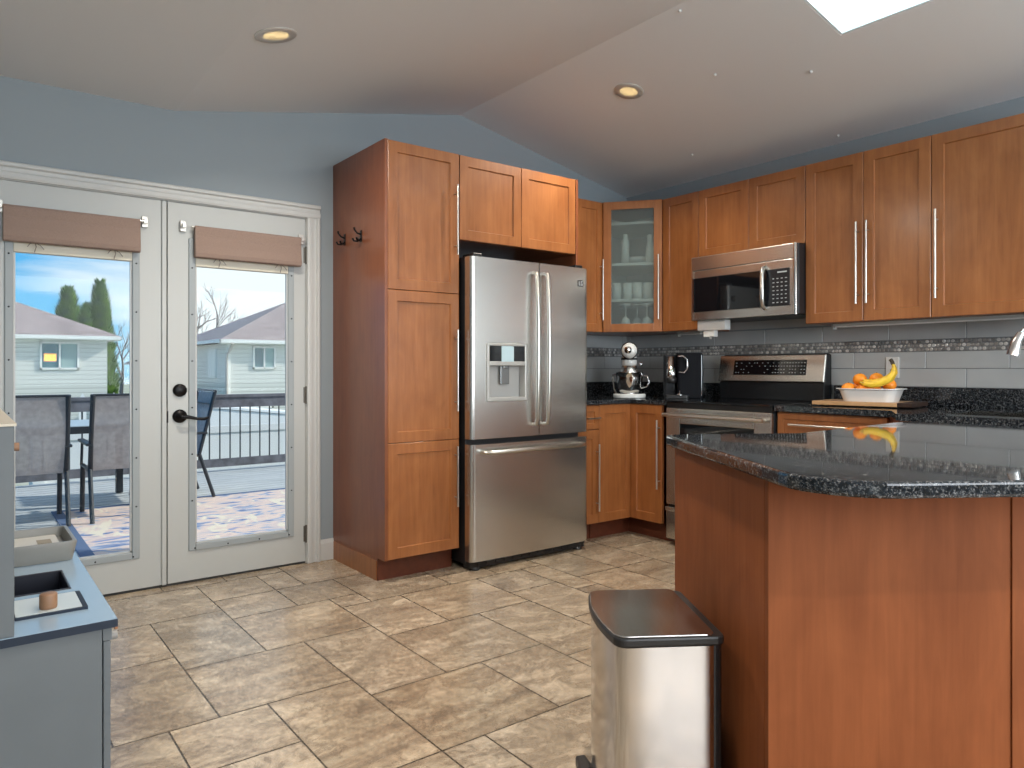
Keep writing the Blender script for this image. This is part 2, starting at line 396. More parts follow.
# wall behind camera with a wide window, left wall with a window
WX0, WX1, WZ0, WZ1 = -4.7, -.1, .85, 2.35
b = MB(); wall_panel(b, XL - T, WX0, -.2, y0=YF - T, y1=YF); wall_panel(b, WX1, XR + T, -.2, y0=YF - T, y1=YF); wall_panel(b, WX0, WX1, WZ1, y0=YF - T, y1=YF)
b.box(WX0, WX1, YF - T, YF, -.2, WZ0)
struct(b.build('wall_front', WALL))
struct(MB().box(XL - T, XL, YF - T, YB + T, -.2, 2.5).build('wall_left', WALL))
def window_struct(name, boxes, pane):
    w = bpy.data.objects.new(name, None); COL.objects.link(w); struct(w)
    f = MB()
    for q in boxes: f.box(*q)
    f.build('window_frame', TRIM, w); MB().box(*pane).build('pane', GLASS, w)
y0, y1 = YF - .10, YF - .05
window_struct('window_2', [(WX0, WX0 + .06, y0, y1, WZ0, WZ1), (WX1 - .06, WX1, y0, y1, WZ0, WZ1), (WX0, WX1, y0, y1, WZ0, WZ0 + .06), (WX0, WX1, y0, y1, WZ1 - .06, WZ1), (-2.43, -2.37, y0, y1, WZ0, WZ1), (-3.58, -3.52, y0, y1, WZ0, WZ1), (-1.28, -1.22, y0, y1, WZ0, WZ1)], (WX0 + .05, WX1 - .05, YF - .08, YF - .07, WZ0 + .05, WZ1 - .05))
# unseen roof slab added above the ceiling to block stray sky light
struct(MB().box(XL - .3, -1.62, YF - .3, YB + .32, 2.95, 3.0).box(-.80, XR + .3, YF - .3, YB + .32, 2.95, 3.0).build('roof_light_block', plain('roofing', (.12, .11, .10), .9)))

# backsplash tiles on both walls (part of the walls)
def splash(parent, along, name):
    # along: list of (a0,a1) span in running coordinate; maps (a, depth, z) to world
    b = MB(); base = MB(); g = .0016
    f = (lambda a0, a1, d0, d1, z0, z1, B: B.box(-d1, -d0, -a1, -a0, z0, z1)) if along == 'right' else (lambda a0, a1, d0, d1, z0, z1, B: B.box(-a1, -a0, -d1, -d0, z0, z1))
    A0, A1 = (0.0, 3.3) if along == 'right' else (0.006, 1.125)
    rows = [(1.017, 1.119, 2.053), (1.119, 1.213, 1.851), (1.279, 1.376, 2.053)]
    for z0, z1, off in rows:
        a = off - .4 * 8
        while a < A1:
            p, q = max(a, A0), min(a + .4, A1)
            if q - p > .01: f(p + g, q - g, .0005, .008, z0 + g, z1 - g, b)
            a += .4
    f(A0, A1, .0, .005, 1.018, 1.376, base)
    if along == 'right': f(.97, 1.728, .0, .008, 1.383, 1.45, b)
    base.build('grout_bed', GROUT, parent); b.build('tile_backsplash', SPLASH, parent, bevel=.0015, seg=1)
    # mosaic: three rows of round pieces
    vs, fs, cols = [], [], []; rnd = random.Random(5); p = .0215; r = .0098; n = 10
    for k in range(3):
        z = 1.2245 + k * .0215; a = A0 + p * (.5 if k % 2 else 1.0)
        while a < A1:
            c = rnd.random(); o = len(vs)
            for dd, rr in ((.004, r), (.0078, r * .93), (.0088, r * .6)):
                for t in range(n):
                    aa, z_ = a + rr * cos(2 * pi * t / n), z + rr * sin(2 * pi * t / n)
                    vs.append((-dd, -aa, z_) if along == 'right' else (-aa, -dd, z_))
            for q in range(2):
                for t in range(n): fs.append((o + q * n + t, o + q * n + (t + 1) % n, o + (q + 1) * n + (t + 1) % n, o + (q + 1) * n + t)); cols.append(c)
            fs.append(tuple(o + 2 * n + t for t in range(n))); cols.append(c)
            a += p
    me = bpy.data.meshes.new('mosaic_band'); me.from_pydata(vs, [], fs); me.update()
    bm = bmesh.new(); bm.from_mesh(me); bmesh.ops.recalc_face_normals(bm, faces=bm.faces); bm.to_mesh(me); bm.free()
    ca = me.color_attributes.new('tile', 'FLOAT_COLOR', 'CORNER')
    for pl in me.polygons:
        for li in pl.loop_indices: ca.data[li].color = (cols[pl.index],) * 3 + (1,)
    me.materials.append(MOSAIC); o = bpy.data.objects.new('mosaic_band', me); COL.objects.link(o); o.parent = parent
splash(wall_right, 'right', 'r'); splash(wall_back, 'back', 'b')

# door casing and baseboard
def casing():
    b = MB()
    prof = [(0, 0), (.018, 0), (.022, .012), (.022, .03), (.015, .034), (.015, .052), (.027, .058), (.027, .072), (.020, .078), (0, .078)]   # (depth, across)
    # right leg, left leg, head
    b.prism([(DX1 + a - .006, -d) for d, a in prof], 0, DZ - .008)
    b.prism([(DX0 - a + .006, -d) for d, a in prof], 0, DZ - .008)
    h = MB().prism([(-d, DZ - .008 + a) for d, a in prof], DX0 - .072, DX1 + .072); h.v = [(z, x, y) for x, y, z in h.v]; b.join(h)
    # jamb liner
    b.box(DX0 - .001, DX0 + .022, 0, T, 0, DZ).box(DX1 - .010, DX1 + .001, 0, T, 0, DZ).box(DX0, DX1, 0, T, DZ - .012, DZ + .002)
    return b.build('trim_1', TRIM, bevel=.002)
tr1 = struct(casing())
DKS = plain('sill_and_gap_shade', (.03, .03, .03), .8)  # black strips paint the shade in the door gaps; the lowest is the sill
MB().box(DX0 + .022, DX1 - .01, .003, T, -.002, .010).box(DX0 + .022, DX1 - .01, .03, .05, DZ - .016, DZ - .0125).box(DX1 - .0135, DX1 - .0105, .01, .05, .01, DZ - .016).box(DX0 + .0225, DX0 + .0238, .01, .05, .01, DZ - .016).box(-3.3885, -3.3825, .02, .05, .012, DZ - .016).build('door_sill_and_gap_shade', DKS, tr1)
def bb(x0, x1):
    return MB().sweep([(0, 0), (0, .115), (-.004, .122), (-.008, .122), (-.012, .108), (-.015, .100), (-.015, 0)], 'x', x0, x1)
b = bb(-2.567, -2.484)
struct(b.build('baseboard_back', TRIM, bevel=.001))

# ------------------------------------------------------------------ french doors
ALU = plain('grey_glazing_bead', (.36, .40, .42), .45)
CREAM = plain('cream_bead', (.70, .66, .55), .5)
def fabric(name, col, sc=220, var=.18):
    m, nt, b = newmat(name)
    f = noise(nt, coords(nt, (1, 1, 6)), sc, 3)
    L(nt, ramp(nt, f, [(.3, [c * (1 - var) for c in col]), (.7, [c * (1 + var) for c in col])]), b.inputs['Base Color'])
    b.inputs['Roughness'].default_value = .9; b.inputs['Specular IOR Level'].default_value = .1
    L(nt, bump(nt, f, .3, .001), b.inputs['Normal']); return m
SHADE = fabric('linen_shade', (.33, .24, .20))
def door_leaf(name, x0, x1, gx0, gx1):
    """leaf x0..x1, outer edge of glazing bead gx0..gx1; room face at y = 0.0"""
    d = bpy.data.objects.new(name, None); COL.objects.link(d); struct(d)
    ya, yb = .002, .044; z0, z1 = .012, DZ - .014; gz0, gz1 = .165, 1.80
    b = MB().box(x0, gx0 + .01, ya, yb, z0, z1).box(gx1 - .01, x1, ya, yb, z0, z1).box(gx0 + .01, gx1 - .01, ya, yb, z0, gz0 + .01).box(gx0 + .01, gx1 - .01, ya, yb, gz1 - .01, z1)
    b.build('door_panel', DOORW, d)
    w = .034
    f = MB().box(gx0, gx0 + w, -.008, .03, gz0, gz1).box(gx1 - w, gx1, -.008, .03, gz0, gz1).box(gx0 + w, gx1 - w, -.008, .03, gz0, gz0 + w)
    f.build('glazing_bead', ALU, d, bevel=.004)
    # inner bright lip
    MB().box(gx0 + w, gx0 + w + .008, .004, .02, gz0 + w, gz1).box(gx1 - w - .008, gx1 - w, .004, .02, gz0 + w, gz1).box(gx0 + w, gx1 - w, .004, .02, gz0 + w, gz0 + w + .008).build('glazing_lip', TRIM, d)
    MB().box(gx0 + w, gx1 - w, -.008, .03, 1.655, gz1).build('top_bead', CREAM, d, bevel=.003)
    s = MB()
    for i in range(4):
        x = gx0 + .03 + (gx1 - gx0 - .06) * i / 3; s.lathe([(.004, 0), (.004, .003), (0, .004)], (x, -.008, gz0 + .014), 'y', 8)
    for i in range(1, 7):
        z = gz0 + .02 + (1.46) * i / 6
        for x in (gx0 + .016, gx1 - .016): s.lathe([(.004, 0), (.004, .003), (0, .004)], (x, -.008, z), 'y', 8)
    s.v = [(x, -.008 - (y + .008), z) for x, y, z in s.v]
    s.build('bead_screws', DARKM, d)
    MB().box(gx0 + w, gx1 - w, .018, .024, gz0 + w, 1.66).build('pane', GLASS, d)
    return d
d1 = door_leaf('door_1', DX0 + .024, -3.389, -4.070, -3.513)
d2 = door_leaf('door_2', -3.382, DX1 - .013, -3.282, -2.720)
MB().box(-3.412, -3.390, -.012, .002, .012, DZ - .016).build('astragal', DOORW, d1, bevel=.003)
# deadbolt and lever on the right leaf
MB().lathe([(.0, .0), (.0335, .0), (.0335, .012), (.024, .018), (0, .019)], (0, 0, 0), 'y', 20).xf(m=Matrix.Translation((-3.325, .002, 1.006)) @ Matrix.Rotation(pi, 4, 'Z')).build('deadbolt', DARKM, d2)
b = MB().lathe([(.0, .0), (.035, .0), (.035, .010), (.026, .017), (.012, .018), (.011, .05), (0, .05)], (0, 0, 0), 'y', 20).xf(m=Matrix.Translation((-3.325, .002, .872)) @ Matrix.Rotation(pi, 4, 'Z'))
b.tube([(-3.325, -.045, .872), (-3.29, -.046, .868), (-3.25, -.046, .858), (-3.215, -.045, .856), (-3.195, -.042, .862)], [.010, .010, .008, .009, .007])
b.build('lever_handle', DARKM, d2)
MB().box(-3.386, -3.380, -.002, .02, .84, .90).build('strike_plate', DARKM, d2)
for z in (1.77, .967, .17):
    MB().tube([(-2.648, -.006, z - .05), (-2.648, -.006, z + .05)], .007).box(-2.662, -2.634, -.003, .002, z - .045, z + .045).build('hinge', plain('hinge_metal', (.16, .15, .13), .4, .7), d2)
# rolled fabric shades hung on the doors
def shade(x0, x1, label, rodl, rodr):
    s = thing('window_shade', label, 'window shade', ((x0 + x1) / 2, -.03, 1.70), 0, 'fabric shades on the french doors'); cx = (x0 + x1) / 2
    b = MB()
    # folded cloth: soft stack of pleats, seen as one roll-up band
    prof = [(.008, .160), (-.014, .163), (-.022, .150), (-.020, .11), (-.024, .06), (-.030, .02), (-.026, .000), (-.012, -.006), (.006, .000)]
    b.sweep([(p[0], p[1]) for p in prof], 'x', x0 - cx, x1 - cx)
    b.build('folded_cloth', SHADE, s, bevel=.004)
    MB().tube([(x0 - cx - .012, -.004, .155), (x1 - cx + .03, -.004, .155)], .006).build('rod', NICKEL, s)
    for x in (rodl, rodr):
        MB().box(x - cx - .014, x - cx + .014, .012, .026, .128, .184).tube([(x - cx, .02, .155), (x - cx, -.01, .155)], .009).box(x - cx - .010, x - cx + .010, -.016, -.004, .143, .167).build('bracket', NICKEL, s, bevel=.002)
    for fx in (.22, .80):
        xx = x0 - cx + (x1 - x0) * fx
        MB().tube([(xx, -.004, .0), (xx + .004, -.006, -.02), (xx - .003, -.006, -.045)], .0022, 6).tube([(xx, -.004, .0), (xx + .02, -.008, -.012), (xx + .035, -.006, -.03)], .0018, 6).tube([(xx, -.004, .0), (xx - .02, -.008, -.006), (xx - .03, -.006, -.022)], .0018, 6).build('tie_cord', plain('cord', (.22, .19, .16), .8), s)
    return s
shade(-4.078, -3.517, 'beige rolled fabric shade across the glass of the left door, near the photo edge', -4.09, -3.492)
shade(-3.262, -2.694, 'beige rolled fabric shade across the glass of the right door, above the black lever', -3.312, -2.682)

# ------------------------------------------------------------------ cabinets
def shaker(w, h, th=.02, fr=.056):
    """front at y=-th, X 0..w, Z 0..h"""
    b = MB(); r = .0075; s = .006
    o_ = [(0, 0), (w, 0), (w, h), (0, h)]; i_ = [(fr, fr), (w - fr, fr), (w - fr, h - fr), (fr, h - fr)]
    j_ = [(fr + s * .6, fr + s * .6), (w - fr - s * .6, fr + s * .6), (w - fr - s * .6, h - fr - s * .6), (fr + s * .6, h - fr - s * .6)]
    e = .002
    oe = [(e, e), (w - e, e), (w - e, h - e), (e, h - e)]
    V = [(x, -th + e, z) for x, z in o_] + [(x, -th, z) for x, z in oe] + [(x, -th, z) for x, z in i_] + [(x, -th + r, z) for x, z in j_] + [(x, 0, z) for x, z in o_]
    F = []
    for a, c in ((0, 4), (4, 8), (8, 12)):
        F += [(a + k, a + (k + 1) % 4, c + (k + 1) % 4, c + k) for k in range(4)]
    F += [(12, 13, 14, 15)]
    F += [(16 + k, 16 + (k + 1) % 4, (k + 1) % 4, k) for k in range(4)] + [(19, 18, 17, 16)]
    return b.add(V, F)
def bar(h0, h1, at, horiz=False, y=-.02, off=.030):
    """bar pull; vertical from z h0..h1 at x=at, or horizontal from x h0..h1 at z=at"""
    b = MB()
    P = (lambda a: (a, y - off, at)) if horiz else (lambda a: (at, y - off, a))
    Q = (lambda a: (a, y, at)) if horiz else (lambda a: (at, y, a))
    b.tube([P(h0), P(h1)], .0058, 10)
    e = min(.05, (h1 - h0) * .16)
    for a in (h0 + e, h1 - e): b.tube([Q(a), P(a)], .0042, 8)
    return b
def cabinet(name, label, cat, loc, rz, w, d, h, doors, toe=0, group=None, boxmat=None, sides=True, z0=0.0, toeback=.07):
    """doors: (x0,x1,z0,z1,part_name,handle) handle=None|('v',x,z0,z1)|('h',z,x0,x1)"""
    t = thing(name, label, cat, loc, rz, group); m = boxmat or WOODR
    b = MB().box(0, w, .001, d, toe, h); b.build('carcass', m, t, bevel=.001)
    if toe: MB().box(.002, w - .002, toeback, d - .01, 0, toe).build('toe_kick', WOODD, t)
    g = .0015
    for x0, x1, za, zb_, nm, hd in doors:
        dd = shaker(x1 - x0 - 2 * g, zb_ - za - 2 * g, fr=.056 if zb_ - za > .2 else .036).xf((x0 + g, 0, za + g)).build(nm, WOOD, t)
        if hd:
            (bar(hd[2], hd[3], hd[1], hd[0] == 'h')).build('handle', NICKEL, dd)
    return t
R90 = -pi / 2
# pantry
PX0, PX1, PYF, PH = -2.483, -2.020, -.630, 2.314
t = thing('pantry_cabinet', 'tall wooden pantry cabinet with three stacked doors left of the refrigerator', 'cabinet', (PX0, PYF, 0))
w = PX1 - PX0
MB().box(0, .018, -.02, .63, .118, PH).box(0, .018, .068, .63, 0, .118).box(w - .018, w, 0, .629, .118, PH).box(.018, w - .018, .0, .629, PH - .018, PH).box(.018, w - .018, .0, .63, .118, .136).box(.018, w - .018, .60, .63, .136, PH - .018).build('carcass', WOODR, t, bevel=.001)
MB().box(.018, w - .018, .004, .02, .136, PH - .018).build('gap_shade_sheet', GAP, t)  # near-black sheet paints the shade in the gaps around the doors
MB().box(-.004, .0, .068, .63, 0, .105).build('side_base_strip', WOOD, t)
MB().box(.0, w - .002, .060, .068, 0, .118).build('toe_kick', WOODD, t)
for za, zb_, h0, h1, nm in ((.119, .727, .357, .690, 'lower_door'), (.727, 1.533, .884, 1.333, 'middle_door'), (1.533, 2.313, 1.748, 2.135, 'upper_door')):
    dd = shaker(w - .019 - .003, zb_ - za - .003).xf((.019 + .0, 0, za + .0015)).build(nm, WOOD, t)
    bar(h0, h1, w - .030).build('handle', NICKEL, dd)
# fridge surround
t = cabinet('fridge_top_cabinet', 'wooden two-door cabinet mounted over the refrigerator', 'cabinet', (PX1 + .001, PYF, 1.838), 0, .875, .628, .475, [(0, .438, 0, .474, 'door', None), (.438, .874, 0, .474, 'door', None)], boxmat=WOODR)
t = thing('fridge_gable', 'narrow wooden end panel standing at the right of the refrigerator', 'panel', (-1.1425, PYF, 0))
MB().box(0, .018, -.02, .63, 0, 2.313).build('end_panel', WOODR, t, bevel=.001)
# uppers, back wall
UB, UT, UD = 1.377, 2.300, .335
UH = UT - UB
AW = [(-1.1235, -.592)]
cabinet('upper_cabinet', 'narrow wooden wall cabinet between refrigerator and glass corner cabinet', 'cabinet', (-1.1235, -UD + .02, UB), 0, .5305, .312, UH,
        [(0, .265, 0, UH, 'door', None), (.265, .5305, 0, UH, 'door', ('v', .5305 - .030, .085, .515))])
# diagonal glass cabinet
A = Vector((-.5915, -UD)); B_ = Vector((-UD, -.6575)); dv = B_ - A; wd = dv.length; rzg = math.atan2(dv.y, dv.x)
t = thing('glass_corner_cabinet', 'wooden corner wall cabinet with frosted glass door', 'cabinet', (A.x, A.y, UB), rzg)
inv = Matrix.Rotation(-rzg, 4, 'Z') @ Matrix.Translation((-A.x, -A.y, -UB))
def W2(b): b.xf(m=inv); return b
WHITEI = plain('cabinet_lining', (.66, .66, .63), .5)
e = .002
corner = [(A.x, A.y), (A.x, -.001), (-.001, -.001), (-.001, B_.y), (B_.x, B_.y)]
W2(MB().prism(corner, UB, UB + .018)).build('base_panel', WOODR, t); W2(MB().prism(corner, UT - .018, UT)).build('top_panel', WOODR, t)
W2(MB().box(A.x, A.x + .016, A.y, -.002, UB + .018, UT - .018).box(B_.x, -.002, B_.y, B_.y + .016, UB + .018, UT - .018)).build('side_panel', WOODR, t)
W2(MB().box(A.x + .016, -.002, -.012, -.002, UB + .018, UT - .018).box(-.012, -.002, B_.y + .016, -.012, UB + .018, UT - .018)).build('back_panel', WHITEI, t)
inn = [(A.x + .018, A.y - .0 + .012), (A.x + .018, -.014), (-.014, -.014), (-.014, B_.y + .018), (B_.x + .010, B_.y + .018)]
for z in (1.603, 1.860, 2.150):
    W2(MB().prism(inn, z - .009, z + .009)).build('shelf', WHITEI, t)
fr = .058
b = MB().box(.002, fr, -.02, 0, .002, UH - .002).box(wd - fr, wd - .002, -.02, 0, .002, UH - .002).box(fr, wd - fr, -.02, 0, .002, fr).box(fr, wd - fr, -.02, 0, UH - fr, UH - .002)
dd = b.build('door', WOOD, t, bevel=.002)
MB().box(fr - .004, wd - fr + .004, -.011, -.006, fr - .004, UH - fr + .004).build('frosted_pane', FROST, dd)
bar(.085, .535, wd - .026).build('handle', NICKEL, dd)
# glasses and bowls on its shelves
def lath(name, label, cat, prof, loc, mat, group):
    o = MB().lathe(prof, (0, 0, 0), 'z', 16).build(name, mat); o.location = loc; return tag(o, label, cat, group)
CHINA = plain('white_china', (.82, .82, .80), .25)
tumbler = [(.0, 0), (.030, 0), (.036, .12), (.034, .12), (.028, .006), (0, .006)]
fd = dv.normalized(); nd = Vector((-fd.y, fd.x))
def at_shelf(a, dep, z): p = A + fd * a + nd * dep; return (p.x, p.y, z)
P0 = None
for i, (a, dep) in enumerate(((.085, .08), (.165, .10), (.235, .08), (.310, .10), (.13, .20), (.27, .20))):
    z = 1.6125
    o = lath('drinking_glass', 'clear straight tumbler on the middle shelf behind the frosted corner door', 'glass', tumbler, at_shelf(a, dep, z), CHINA, 'tumblers in the corner cabinet')
stem = [(0, 0), (.044, .0), (.044, .012), (.005, .018), (.004, .10), (.026, .115), (.036, .15), (.032, .20), (.030, .20), (.034, .15), (.024, .118), (0, .112)]
for i, (a, dep) in enumerate(((.150, .09), (.300, .09), (.225, .17))):
    o = MB().lathe([(r, (.2 - h) * .94) for r, h in stem], (0, 0, 0), 'z', 16).build('wine_glass', CHINA); o.location = at_shelf(a, dep, 1.3965)
    tag(o, 'stemmed glass stored upside down on the cabinet floor behind the frosted corner door', 'glass', 'stemware in the corner cabinet')
lath('serving_bowl', 'wide white bowl on the third shelf of the frosted corner cabinet', 'bowl', [(0, 0), (.05, 0), (.10, .03), (.125, .055), (.118, .055), (.09, .032), (.04, .008), (0, .008)], at_shelf(.230, .235, 1.8695), CHINA, None)
lath('tall_jar', 'tall pale jar standing left on the third shelf of the frosted cabinet', 'jar', [(0, 0), (.028, 0), (.03, .16), (.018, .19), (.018, .215), (0, .215)], at_shelf(.145, .10, 1.8695), CHINA, None)
lath('glass_jug', 'slim clear jug standing right on the third shelf of the frosted cabinet', 'jug', [(0, 0), (.028, 0), (.036, .08), (.02, .16), (.026, .20), (.024, .20), (.018, .16), (.034, .08), (.026, .004), (0, .004)], at_shelf(.325, .08, 1.8695), CHINA, None)
# uppers, right wall (local x runs toward -y)
XU = -UD + .02
cabinet('upper_cabinet', 'narrow wooden wall cabinet between the glass corner cabinet and the microwave', 'cabinet', (XU, -.659, UB), R90, .308, .313, UH, [(0, .308, 0, UH, 'door', ('v', .283, .10, .332))])
cabinet('over_range_cabinet', 'short two-door wooden wall cabinet directly above the microwave', 'cabinet', (XU, -.968, 1.848), R90, .761, .313, UT - 1.848, [(0, .383, 0, .452, 'door', None), (.383, .761, 0, .452, 'door', None)])
cabinet('upper_cabinet', 'double-door wooden wall cabinet right of the microwave with paired bar handles', 'cabinet', (XU, -1.730, UB), R90, .682, .313, UH,
        [(0, .337, 0, UH, 'door', ('v', .337 - .026, .095, .540)), (.337, .682, 0, UH, 'door', ('v', .337 + .030, .095, .540))])
cabinet('upper_cabinet', 'wide single-door wooden wall cabinet at the right edge, above the faucet', 'cabinet', (XU, -2.413, UB), R90, .60, .313, UH, [(0, .60, 0, UH, 'door', ('v', .030, .095, .540))])
# under-cabinet lights
ULM = plain('pale_metal', (.46, .47, .45), .4)
def undercab(label, rz, loc, ln):
    t = thing('under_cabinet_light', label, 'under-cabinet light', loc, rz)
    MB().prism(rrect(0, ln, -.022, .022, .006), .006, .020).build('housing', ULM, t); MB().box(.01, ln - .01, -.015, .015, 0, .006).build('diffuser', WHITEP, t)
    MB().box(-.012, .004, -.018, .018, -.012, .020).build('end_bracket', ULM, t, bevel=.003)
    return t
undercab('long pale under-cabinet light bar right of the microwave', R90, (-.21, -1.84, UB - .021), 1.12)
undercab('short pale under-cabinet light bar above the counter beside the refrigerator', 0, (-1.00, -.20, UB - .021), .36)
undercab('short pale under-cabinet light bar under the cabinet left of the microwave', R90, (-.18, -.68, UB - .021), .20)
t = thing('power_adapter', 'white plug-in adapter box under the left corner of the microwave', 'adapter', (-.345, -1.09, 1.322))
MB().box(-.03, .03, -.115, .100, .045, .110).build('strip_box', WHITEP, t, bevel=.004); MB().box(-.02, .02, -.025, .06, .004, .045).box(-.006, .006, .012, .026, -.008, .004).build('plug', WHITEP, t, bevel=.003)

# ---- base cabinets
BH, TOE = .883, .118
YBF = -.627
cabinet('base_cabinet', 'slim wooden base cabinet with top drawer right beside the refrigerator', 'cabinet', (-1.1235, YBF, 0), 0, .186, .625, BH,
        [(0, .186, .727, BH - .003, 'drawer', ('h', .800, .06, .172)), (0, .186, TOE, .724, 'door', ('v', .160, .20, .632))], toe=TOE)
t = thing('corner_base_cabinet', 'L-shaped wooden corner base cabinet beneath the stand mixer', 'cabinet', (-.936, YBF, 0))
MB().prism([(0, .001), (.306, .001), (.306, -.333), (.934, -.333), (.934, .625), (0, .625)], TOE, BH).build('carcass', WOODR, t)
MB().prism([(0, .066), (.366, .066), (.366, -.333), (.92, -.333), (.92, .615), (0, .615)], 0, TOE).build('toe_kick', WOODD, t)
shaker(.302, BH - .003 - TOE).xf((.001, 0, TOE + .0015)).build('left_door', WOOD, t)
dd = shaker(.274, BH - .003 - TOE)
dd.xf(m=Matrix.Translation((.306, -.022, TOE + .0015)) @ Matrix.Rotation(R90, 4, 'Z'))
dd = dd.build('right_door', WOOD, t)
bar(.344, .788, .258).xf(m=Matrix.Translation((.306, -.022, 0)) @ Matrix.Rotation(R90, 4, 'Z')).build('handle', NICKEL, dd)
MB().box(.306, .32, -.338, -.298, TOE, BH).build('filler_strip', WOOD, t)
cabinet('base_cabinet', 'wooden drawer base cabinet under the fruit board, right of the range', 'cabinet', (-.610, -1.735, 0), R90, .615, .605, BH,
        [(0, .60, .72, BH - .003, 'drawer', ('h', .815, .085, .415)), (0, .30, TOE, .718, 'door', ('v', .275, .2, .63)), (.30, .60, TOE, .718, 'door', ('v', .325, .2, .63))], toe=TOE)
t = thing('sink_base_cabinet', 'wooden sink base cabinet bumped out past the drawers at right', 'cabinet', (-.86, -2.36, 0))
MB().prism([(.225, 0), (.225, -.004), (.02, -.125), (.02, -.92), (.848, -.92), (.848, 0)], TOE, .69).prism([(.225, 0), (.225, -.004), (.02, -.125), (.02, -.92), (.038, -.92), (.038, -.135), (.24, -.016), (.848, -.016), (.848, 0)], .69, BH).build('carcass', WOODR, t)
MB().prism([(.26, -.01), (.09, -.13), (.09, -.91), (.85, -.91), (.85, -.01)], 0, TOE).build('toe_kick', WOODD, t)
for k in (0, 1):
    dd = shaker(.388, BH - .003 - TOE).xf(m=Matrix.Translation((.02, -.13 - .39 * k, TOE + .0015)) @ Matrix.Rotation(R90, 4, 'Z')).build('door', WOOD, t)

# ---- counters
CZ0, CZ1 = .8845, .915
t = thing('countertop', 'black granite L-shaped worktop in the corner, under mixer and coffee maker', 'countertop', (-.3, -.3, CZ0)); P = Matrix.Translation((.3, .3, -CZ0))
def WP(b, name, mat, **k): b.xf(m=P); return b.build(name, mat, t, **k)
WP(MB().prism([(-1.123, -.010), (-.010, -.010), (-.010, -.962), (-.655, -.962), (-.655, -.655), (-1.123, -.655)], CZ0, CZ1), 'slab', GRANITE, bevel=.006)
WP(MB().box(-1.123, -.0095, -.028, -.0095, CZ1, 1.017).box(-.028, -.0095, -.962, -.028, CZ1, 1.017), 'upstand', GRANITE, bevel=.003)
t = thing('countertop', 'black granite worktop with sink along the right wall, under the fruit', 'countertop', (-.3, -2.5, CZ0)); P = Matrix.Translation((.3, 2.5, -CZ0))
HX0, HX1, HY0, HY1 = -.80, -.42, -3.08, -2.66
b = MB().prism([(-.010, -1.733), (-.655, -1.733), (-.655, -2.365), (-.885, -2.49), (-.885, HY1), (-.010, HY1)], CZ0, CZ1)
b.box(-.885, HX0, HY0, HY1, CZ0, CZ1).box(HX1, -.010, HY0, HY1, CZ0, CZ1).box(-.885, -.010, -3.28, HY0, CZ0, CZ1)
WP(b, 'slab', GRANITE)
WP(MB().box(-.028, -.0095, -3.28, -1.733, CZ1, 1.017), 'upstand', GRANITE, bevel=.003)
t = thing('sink', 'stainless undermount sink bowl in the right worktop', 'sink', (-.61, -2.87, .70))
a, c, e_ = .19, .21, .012
MB().box(-a, a, -c, c, 0, e_).box(-a, -a + e_, -c, c, e_, .184).box(a - e_, a, -c, c, e_, .184).box(-a + e_, a - e_, -c, -c + e_, e_, .184).box(-a + e_, a - e_, c - e_, c, e_, .184).build('bowl', STEELB, t)
MB().lathe([(0, .004), (.03, .004), (.045, .0), (.045, -.012)], (0, 0, .016), 'z', 20).build('drain', CHROME, t)
MB().box(-a + .003, -a + .012, -c + .01, c - .01, .1845, .2185).box(a - .012, a - .003, -c + .01, c - .01, .1845, .2185).box(-a + .012, a - .012, c - .012, c - .003, .1845, .2185).box(-a + .012, a - .012, -c + .003, -c + .012, .1845, .2185).build('rim', STEELB, t)
t = thing('faucet', 'brushed steel gooseneck pull-down faucet at the right edge of the photo', 'faucet', (-.22, -3.06, .916))
d_ = Vector((-.455 + .22, -2.80 + 3.06, 0)); dl = d_.length; d_.normalize()
pts = [(0, 0, .02), (0, 0, .22)]
for k in range(0, 13):
    a = pi * k / 12 * .80; pts.append(tuple(d_ * (dl / 2 - dl / 2 * cos(a)) * .98 + Vector((0, 0, .25 + .175 * sin(a)))))
e0 = Vector(pts[-1])
MB().tube(pts, .0145, 14).build('spout', CHROME, t)
MB().tube([e0 + Vector((0, 0, .01)) - d_ * .004, e0 + d_ * .016 + Vector((0, 0, -.03)), e0 + d_ * .030 + Vector((0, 0, -.092))], [.0165, .021, .028], 16).build('spray_head', CHROME, t)
MB().lathe([(.03, 0), (.03, .012), (.02, .03), (.016, .03)], (0, 0, 0), 'z', 20).build('base', CHROME, t)
MB().tube([(0, -.02, .07), (.01, -.06, .09), (.02, -.11, .12)], [.011, .007, .006], 10).build('lever', CHROME, t)

# ------------------------------------------------------------------ refrigerator
FX0, FX1, FY = -2.007, -1.124, -.752
t = thing('refrigerator', 'stainless steel french-door refrigerator with ice dispenser and bottom freezer', 'refrigerator', (FX0, FY, 0)); w = FX1 - FX0
CASE = plain('fridge_case', (.012, .013, .016), .45)
MB().box(.006, w - .026, .075, .72, .03, 1.742).build('case', CASE, t, bevel=.004)
def bowed(x0, x1, y_front, y_back, n=14, r=.022, bow=.010):
    """plan outline of a gently bowed door front over the full width w (returns the part x0..x1)"""
    P = []
    for i in range(n + 1):
        x = x0 + (x1 - x0) * i / n; k = (x - w / 2) / (w / 2)
        y = y_front + bow * k * k
        ed = min(x - 0, w - x)
        if ed < r: y += r - math.sqrt(max(0, r * r - (r - ed) ** 2))
        P.append((x, y))
    return P + [(x1, y_back), (x0, y_back)]
def xs_dense(x0, x1):
    xs = [x0 + (x1 - x0) * i / 24 for i in range(25)]
    for q in (0, .0015, .004, .008, .013, .019, .026):
        for x in (q, w - q):
            if x0 <= x <= x1: xs.append(x)
    return sorted(set(xs))
